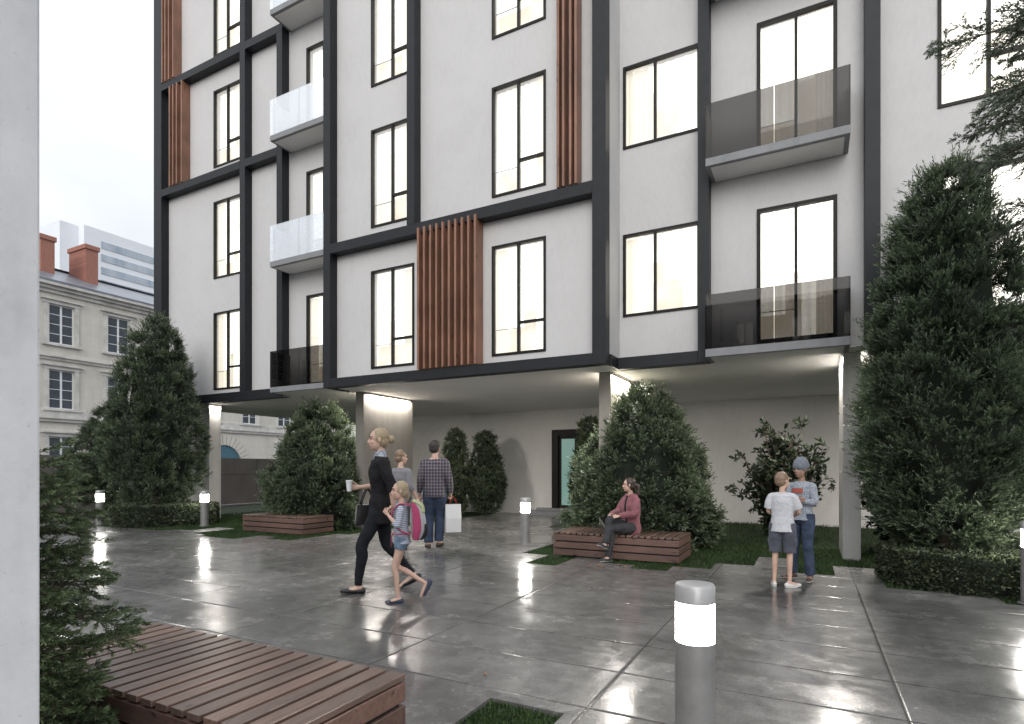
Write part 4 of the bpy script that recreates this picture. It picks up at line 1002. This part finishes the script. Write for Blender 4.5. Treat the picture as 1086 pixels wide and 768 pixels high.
# --- woman walking left with cup and handbag
wl=(-4.36,5.13,0); hd=ray_ang(*wl[:2])+92
W_J=dict(pelvis=(0,0,.94),waist=(0,.0,1.08),chest=(0,.01,1.28),neck=(0,.0,1.47),head=(0,.03,1.63),
  hipL=(-.08,0,.92),knL=(-.075,.20,.52),anL=(-.07,.24,.085),hipR=(.08,0,.92),knR=(.08,-.06,.50),anR=(.08,-.34,.155),
  ftL=(0,1,0.05),ftR=(.0,.88,-.45),shL=(-.16,.0,1.41),shR=(.16,-.01,1.41),
  elR=(.195,.02,1.13),wrR=(.16,.235,1.12),elL=(-.215,-.10,1.15),wrL=(-.21,-.12,.91),pnR=(-.9,.1,.1),thR=(0,.1,1),curlR=1.0,hdR=(-.1,1,.0),pnL=(.9,0,0),yaw=4)
wr_,wj,ws=person('woman','woman in black walking left with a white cup, blonde hair in a bun',wl,hd,1.85,W_J,'f',1.0,SK,('bun',HB),
  [('top',BLK,{'low':.14,'flare':.014,'g':.016,'loose':.010,'name':'black_top','sleeve':.8}),('trousers',NAVY,{'loose':-.008,'g':.01}),('shoes',SHB,{'sole':SHB}),('collar',COLLAR)],headk=1.05)
cpw=head2world(wr_,wj['wrR']+Vector((-.05,.10,.01)))
c=MB().lathe([(.026,-.055),(.036,.05),(.039,.052),(.039,.058)],20); o=c.build('cup',simple('white_paper_cup',(.72,.73,.74),.5,.03)); o.location=cpw; tag(o,'white paper cup held up in the hand of the woman in black','cup')
MB().lathe([(.040,.0585),(.040,.066),(.034,.072)],20).build('cup_lid',simple('cup_lid_plastic',(.6,.62,.64),.4,.03),o)
hbm=simple('black_bag_leather',(.012,.012,.013),.4,.2)
r=empty('handbag',head2world(wr_,(.20,.14,.72)),R_(hd+10),label='black leather handbag hanging from the arm of the woman in black',cat='handbag')
mb=MB(); mb.prism_x([(-.15,-.02),(-.125,.22),(.125,.22),(.15,-.02)],-.055,.055); mb.build('bag_body',hbm,r,bevel=.012)
for q in (-.045,.045):
    m=MB(); m.tube([(q,-.08+.16*i/12,.215+.18*sin(pi*i/12)) for i in range(13)],[.008]*13,8); m.build('handle',hbm,r,smooth=True)
# --- girl with backpack
gl=(-3.80,4.80,0); hd=ray_ang(*gl[:2])+86
G_J=dict(pelvis=(0,0,.94),waist=(0,.01,1.07),chest=(0,.02,1.27),neck=(0,.01,1.44),head=(0,.035,1.60),
  hipL=(-.07,0,.92),knL=(-.07,.10,.52),anL=(-.065,.05,.09),hipR=(.07,0,.92),knR=(.07,.07,.51),anR=(.05,-.33,.26),
  ftL=(0,1,-.03),ftR=(.0,.45,-.95),shL=(-.145,.01,1.37),shR=(.145,.0,1.37),
  elL=(-.19,.05,1.12),wrL=(-.10,.20,1.28),elR=(.20,.02,1.12),wrR=(.12,.15,1.30),pnL=(.8,-.5,0),pnR=(-.8,-.5,0),thL=(0,0,1),thR=(0,0,1),curl=1.5,yaw=12)
gr_,gj,gs=person('girl','smiling blonde girl in striped shirt and denim shorts with pink backpack straps',gl,hd,1.27,G_J,'c',1.0,SK,('back',HB),
  [('top',STRIPE,{'low':.03,'g':.012,'name':'striped_shirt','sleeve':.8}),('shorts',DENL,{'len':.36,'loose':.006}),('shoes',SHN,{'sole':SHN})],headk=1.16)
bpm=cloth('pink_backpack_cloth',(.36,.055,.13),.15); bpg=cloth('grey_backpack_cloth',(.38,.38,.39),.1); bpy_=cloth('yellow_green_cloth',(.38,.42,.24),.1); bpd=cloth('black_backpack_cloth',(.02,.02,.022),.1)
r=empty('backpack',gl,R_(hd),label='pink, grey and lime backpack worn by the smiling blonde girl',cat='backpack'); r.scale=(gs,gs,gs)
m=MB(); limb(m,[(0,-.22,.94),(0,-.24,1.10),(0,-.22,1.32),(0,-.17,1.42)],[(.14,.085),(.16,.11),(.145,.095),(.10,.05)],4,18); m.build('pack_body',bpg,r,voxel=.008,sm=3)
for q in (-1,1):
    m=MB(); limb(m,[(q*.125,-.20,.92),(q*.15,-.22,1.10),(q*.135,-.20,1.32),(q*.09,-.15,1.43)],[(.022,.05),(.024,.065),(.022,.055),(.015,.03)],4,14); m.build('side_panel',bpm,r,voxel=.008,sm=3)
    m=MB(); limb(m,[(q*.10,-.11,1.40),(q*.105,.02,1.425),(q*.10,.12,1.33),(q*.115,.135,1.20),(q*.14,.03,1.06),(q*.13,-.12,.99)],[(.026,.010)]*6,4,10,ref=(1,0,0)); m.build('shoulder_strap',bpm,r,smooth=True)
    m=MB(); limb(m,[(q*.06,.135,.99),(q*.07,.15,.92),(q*.065,.15,.80)],[(.018,.004)]*3,3,8); m.build('loose_strap',bpm,r,smooth=True)
m=MB(); limb(m,[(0,-.30,1.30),(0,-.27,1.40),(0,-.16,1.46)],[(.12,.03),(.12,.035),(.09,.03)],4,14); m.build('top_flap',bpy_,r,voxel=.008,sm=3)
m=MB(); limb(m,[(0,-.27,.92),(0,-.34,1.0),(0,-.335,1.12)],[(.11,.03),(.12,.035),(.11,.03)],4,14); m.build('front_pocket',bpd,r,voxel=.008,sm=3)
m=MB(); m.tube([(.148*cos(a),.118*sin(a),.995) for a in [2*pi*i/24 for i in range(25)]],[(.006,.022)]*25,8,ref=(0,0,1)); m.build('hip_belt',bpm,r,smooth=True)
# --- man in plaid walking away
ml=(-5.92,8.40,0); hd=ray_ang(*ml[:2])-4
M_J=dict(hipL=(-.09,0,.93),knL=(-.10,.06,.51),anL=(-.10,-.02,.085),hipR=(.09,0,.93),knR=(.075,.09,.515),anR=(.06,.06,.10),
  elL=(-.235,-.03,1.13),wrL=(-.255,.03,.89),elR=(.24,-.03,1.13),wrR=(.26,.05,.885),curl=1.7,pnL=(.8,-.2,0),pnR=(-.8,-.2,0),yaw=-18,shL=(-.172,-.01,1.42),shR=(.172,-.01,1.42),ftL=(-.25,1,0),ftR=(.3,1,0))
mr,mj,ms=person('man','man in plaid shirt and blue jeans walking away with white shopping bags',ml,hd,1.89,M_J,'m',1.06,SK,('short',HM),
  [('top',PLAID,{'low':.06,'flare':.002,'g':.014,'name':'plaid_shirt','loose':.002}),('trousers',DEN,{'loose':.010,'g':.006}),('shoes',SHBR,{'sole':SHB})],headk=1.10)
WB=simple('white_shopping_bag_paper',(.66,.66,.66),.6,.05,5,.5,7); RB=simple('red_ribbon',(.55,.02,.03),.5,.1)
def shop_bag(p,rz,label,w=.30,h=.50):
    r=empty('shopping_bag',p,rz,label=label,cat='shopping bag',group='white shopping bags with red handles')
    m=MB(); d=.12
    b_=[(-w/2*.92,-d/2),(w/2*.92,-d/2),(w/2*.92,d/2),(-w/2*.92,d/2)]; t_=[(-w/2,-d*.2),(w/2,-d*.2),(w/2,d*.2),(-w/2,d*.2)]
    m.v=[(x,y,-h) for x,y in b_]+[(x*1.02,y*1.15,-h*.5) for x,y in b_]+[(x*.93,y,0) for x,y in t_]
    for L in (0,4):
        for i in range(4): k=(i+1)%4; m.f.append((L+i,L+k,L+4+k,L+4+i)); m.m.append(0)
    m.f.append((3,2,1,0)); m.m.append(0)
    m.build('bag_body',WB,r,bevel=.006)
    for q in (-.022,.022):
        m=MB(); m.tube([(-.07+.14*i/10,q,.0+.13*sin(pi*i/10)) for i in range(11)],[(.010,.003)]*11,8,ref=(0,1,0)); m.build('handle',RB,r,smooth=True)
    return r
p=head2world(mr,mj['wrR']+Vector((0.01,.02,-.085))); shop_bag(p-Vector((-.03,0,.10)),R_(hd+12),'white shopping bag with red handles in the right hand of the man in plaid')
p=head2world(mr,mj['wrL']+Vector((-.01,.02,-.085))); shop_bag(p-Vector((.02,0,.10)),R_(hd-10),'white shopping bag in the left hand of the man in plaid, behind the backpack',.26,.40)
# --- companion in grey blouse
cl=(-6.12,7.70,0); hd=ray_ang(*cl[:2])-38
person('woman','woman in a grey blouse walking away, mostly hidden behind the woman in black',cl,hd,1.70,dict(elL=(-.22,-.05,1.14),wrL=(-.23,.06,.93),elR=(.23,-.03,1.14),wrR=(.26,.10,.93),
  knL=(-.09,.12,.52),anL=(-.09,.1,.09),knR=(.09,-.02,.5),anR=(.09,-.2,.12),yaw=-30,curl=.9),'f',1.08,SK,('curly',HG),
  [('top',GREYB,{'low':.10,'g':.018,'name':'grey_blouse','sleeve':.8,'loose':.008}),('trousers',GREYJ,{}),('shoes',SHB,{'sole':SHB})])
# --- seated woman
sl=(-2.50,8.80,0); hd=ray_ang(*sl[:2])+132
S_J=dict(pelvis=(0,0,.50),waist=(0,-.01,.64),chest=(0,.0,.86),neck=(0,.0,1.06),head=(0,.03,1.215),
  hipL=(-.085,.02,.50),hipR=(.085,.02,.50),knL=(-.06,.47,.52),anL=(-.04,.50,.085),knR=(.00,.44,.66),anR=(-.09,.60,.30),
  ftL=(-.1,1,0),ftR=(-.15,.75,.25),shL=(-.15,.0,1.0),shR=(.15,-.01,1.0),
  elL=(-.20,.10,.76),wrL=(-.08,.33,.72),elR=(.20,.10,.76),wrR=(.06,.37,.74),pnL=(.6,0,-.6),pnR=(-.6,0,-.6),thL=(0,0,1),thR=(0,0,1),curl=1.2,yaw=-38)
person('woman','dark-haired woman in dusty pink jacket sitting cross-legged on the bench',sl,hd,1.64,S_J,'f',1.0,SK,('pony',HD),
  [('top',TEE,{'g':.008,'name':'black_tee','sleeve':.4}),('jacket',PINK,{'g':.020,'low':-.0,'name':'pink_jacket','loose':.008}),('trousers',GREYJ,{'loose':.0,'g':.006}),('shoes',cloth('grey_sneaker',(.06,.06,.07)),{'high':1})])
# --- boy in tee and shorts, back to us
bl=(-.30,7.52,0); hd=ray_ang(*bl[:2])-10
person('boy','fair-haired boy in white tee and slate cargo shorts seen from behind',bl,hd,1.38,dict(
  elL=(-.20,.02,1.13),wrL=(-.10,.16,1.05),elR=(.22,.04,1.13),wrR=(.14,.20,1.06),pnL=(.4,-.3,.2),pnR=(-.4,-.3,.2),curl=1.0,yaw=-38,shL=(-.155,-.01,1.37),shR=(.155,-.01,1.37),
  neck=(0,-.005,1.43),head=(0,.02,1.585),ftL=(-.3,1,0),ftR=(.75,.7,0),knL=(-.10,.01,.51),knR=(.10,.01,.51),anL=(-.11,-.01,.09),anR=(.10,-.0,.09)),'c',1.08,SK,('short',HG),
  [('top',WT,{'low':.06,'g':.024,'name':'white_tee','sleeve':.5,'loose':.012,'flare':.012}),('shorts',CARGO,{'len':.98,'loose':.018,'pocket':1}),('shoes',SHW,{'sole':SHW})],headk=1.10)
# --- boy in beanie, facing us
tl_=(-.10,8.10,0); hd=ray_ang(*tl_[:2])+150
person('boy','boy in blue-grey beanie, mottled sweater and jeans facing the other boy',tl_,hd,1.52,dict(
  elL=(-.21,.04,1.14),wrL=(.03,.20,1.13),elR=(.21,.04,1.14),wrR=(-.04,.18,1.16),pnL=(0,-.8,0),pnR=(0,-.8,0),thL=(0,0,1),thR=(0,0,1),curl=.8,yaw=-6,pitch=-6,
  knL=(-.10,.03,.52),anL=(-.13,.02,.09),knR=(.10,.03,.52),anR=(.15,.0,.09),ftL=(-.4,1,0),ftR=(.35,1,0),shL=(-.16,0,1.38),shR=(.16,0,1.38),neck=(0,0,1.44),head=(0,.03,1.60)),'c',1.08,SK2,('beanie',BEAN),
  [('top',SWEAT,{'low':.02,'g':.016,'name':'sweater','loose':.004}),('panel',REDP),('trousers',DEN,{'loose':.012}),('shoes',SHBR,{'high':1})],headk=1.08)
# ================================================================== CAMERA, LIGHT
cam=bpy.data.cameras.new('camera'); co_=bpy.data.objects.new('camera',cam); link(co_)
cam.sensor_fit='HORIZONTAL'; cam.sensor_width=36; cam.lens=608.5/1086*36; cam.shift_y=113/1086; cam.clip_end=2000; cam.clip_start=.05
co_.location=(0,0,1.4); co_.rotation_euler=(pi/2,0,math.atan2(317,608.5)); scene.camera=co_
SUN_EL,SUN_AZ=R_(22),R_(165)   # azimuth measured clockwise from +Y
sd=Vector((sin(SUN_AZ)*cos(SUN_EL),cos(SUN_AZ)*cos(SUN_EL),sin(SUN_EL)))
su=bpy.data.lights.new('sun','SUN'); su.energy=1.05; su.angle=R_(50); su.color=(1,.97,.93)
so=bpy.data.objects.new('sun',su); link(so); so.rotation_euler=(-sd).to_track_quat('-Z','Y').to_euler()
wd=bpy.data.worlds.new('World'); scene.world=wd; wd.use_nodes=True; nt=wd.node_tree; n=nt.nodes; l=nt.links
bg=n['Background']; sky=n.new('ShaderNodeTexSky'); sky.sky_type='NISHITA'; sky.sun_disc=False; sky.sun_elevation=SUN_EL; sky.sun_rotation=SUN_AZ
sky.air_density=1.2; sky.dust_density=4.0; sky.ozone_density=1.0
hs=n.new('ShaderNodeHueSaturation'); hs.inputs['Saturation'].default_value=.35; l.new(sky.outputs[0],hs.inputs['Color'])
tc=n.new('ShaderNodeTexCoord'); mp=n.new('ShaderNodeMapping'); mp.inputs['Scale'].default_value=(1,1,2.6); l.new(tc.outputs['Generated'],mp.inputs[0])
ns=n.new('ShaderNodeTexNoise'); ns.inputs['Scale'].default_value=2.1; ns.inputs['Detail'].default_value=7; ns.inputs['Roughness'].default_value=.58; ns.inputs['Distortion'].default_value=.4; l.new(mp.outputs[0],ns.inputs['Vector'])
cr=n.new('ShaderNodeValToRGB'); cr.color_ramp.elements[0].position=.30; cr.color_ramp.elements[0].color=(7.0,7.4,8.0,1); cr.color_ramp.elements[1].position=.72; cr.color_ramp.elements[1].color=(9.0,9.1,9.4,1); l.new(ns.outputs['Fac'],cr.inputs[0])
mx=n.new('ShaderNodeMix'); mx.data_type='RGBA'; mx.inputs[0].default_value=.86; l.new(hs.outputs[0],mx.inputs[6]); l.new(cr.outputs[0],mx.inputs[7])
sp=n.new('ShaderNodeSeparateXYZ'); l.new(tc.outputs['Generated'],sp.inputs[0]); ma=n.new('ShaderNodeMath'); ma.operation='MULTIPLY_ADD'; ma.use_clamp=False; ma.inputs[1].default_value=.75; ma.inputs[2].default_value=.62; l.new(sp.outputs[2],ma.inputs[0]); vm=n.new('ShaderNodeVectorMath'); vm.operation='SCALE'; l.new(mx.outputs[2],vm.inputs[0]); mm=n.new('ShaderNodeMath'); mm.operation='MAXIMUM'; mm.inputs[1].default_value=.6; l.new(ma.outputs[0],mm.inputs[0]); l.new(mm.outputs[0],vm.inputs['Scale']); l.new(vm.outputs[0],bg.inputs['Color']); bg.inputs['Strength'].default_value=.10
scene.view_settings.view_transform='Standard'; scene.view_settings.look='None'; scene.view_settings.exposure=.60; scene.view_settings.gamma=1
scene.view_settings.use_curve_mapping=False
scene.cycles.use_adaptive_sampling=True; scene.cycles.adaptive_threshold=.025
scene.cycles.max_bounces=5; scene.cycles.diffuse_bounces=3; scene.cycles.glossy_bounces=3; scene.cycles.transparent_max_bounces=8; scene.cycles.sample_clamp_indirect=6
scene.cycles.caustics_reflective=False; scene.cycles.caustics_refractive=False
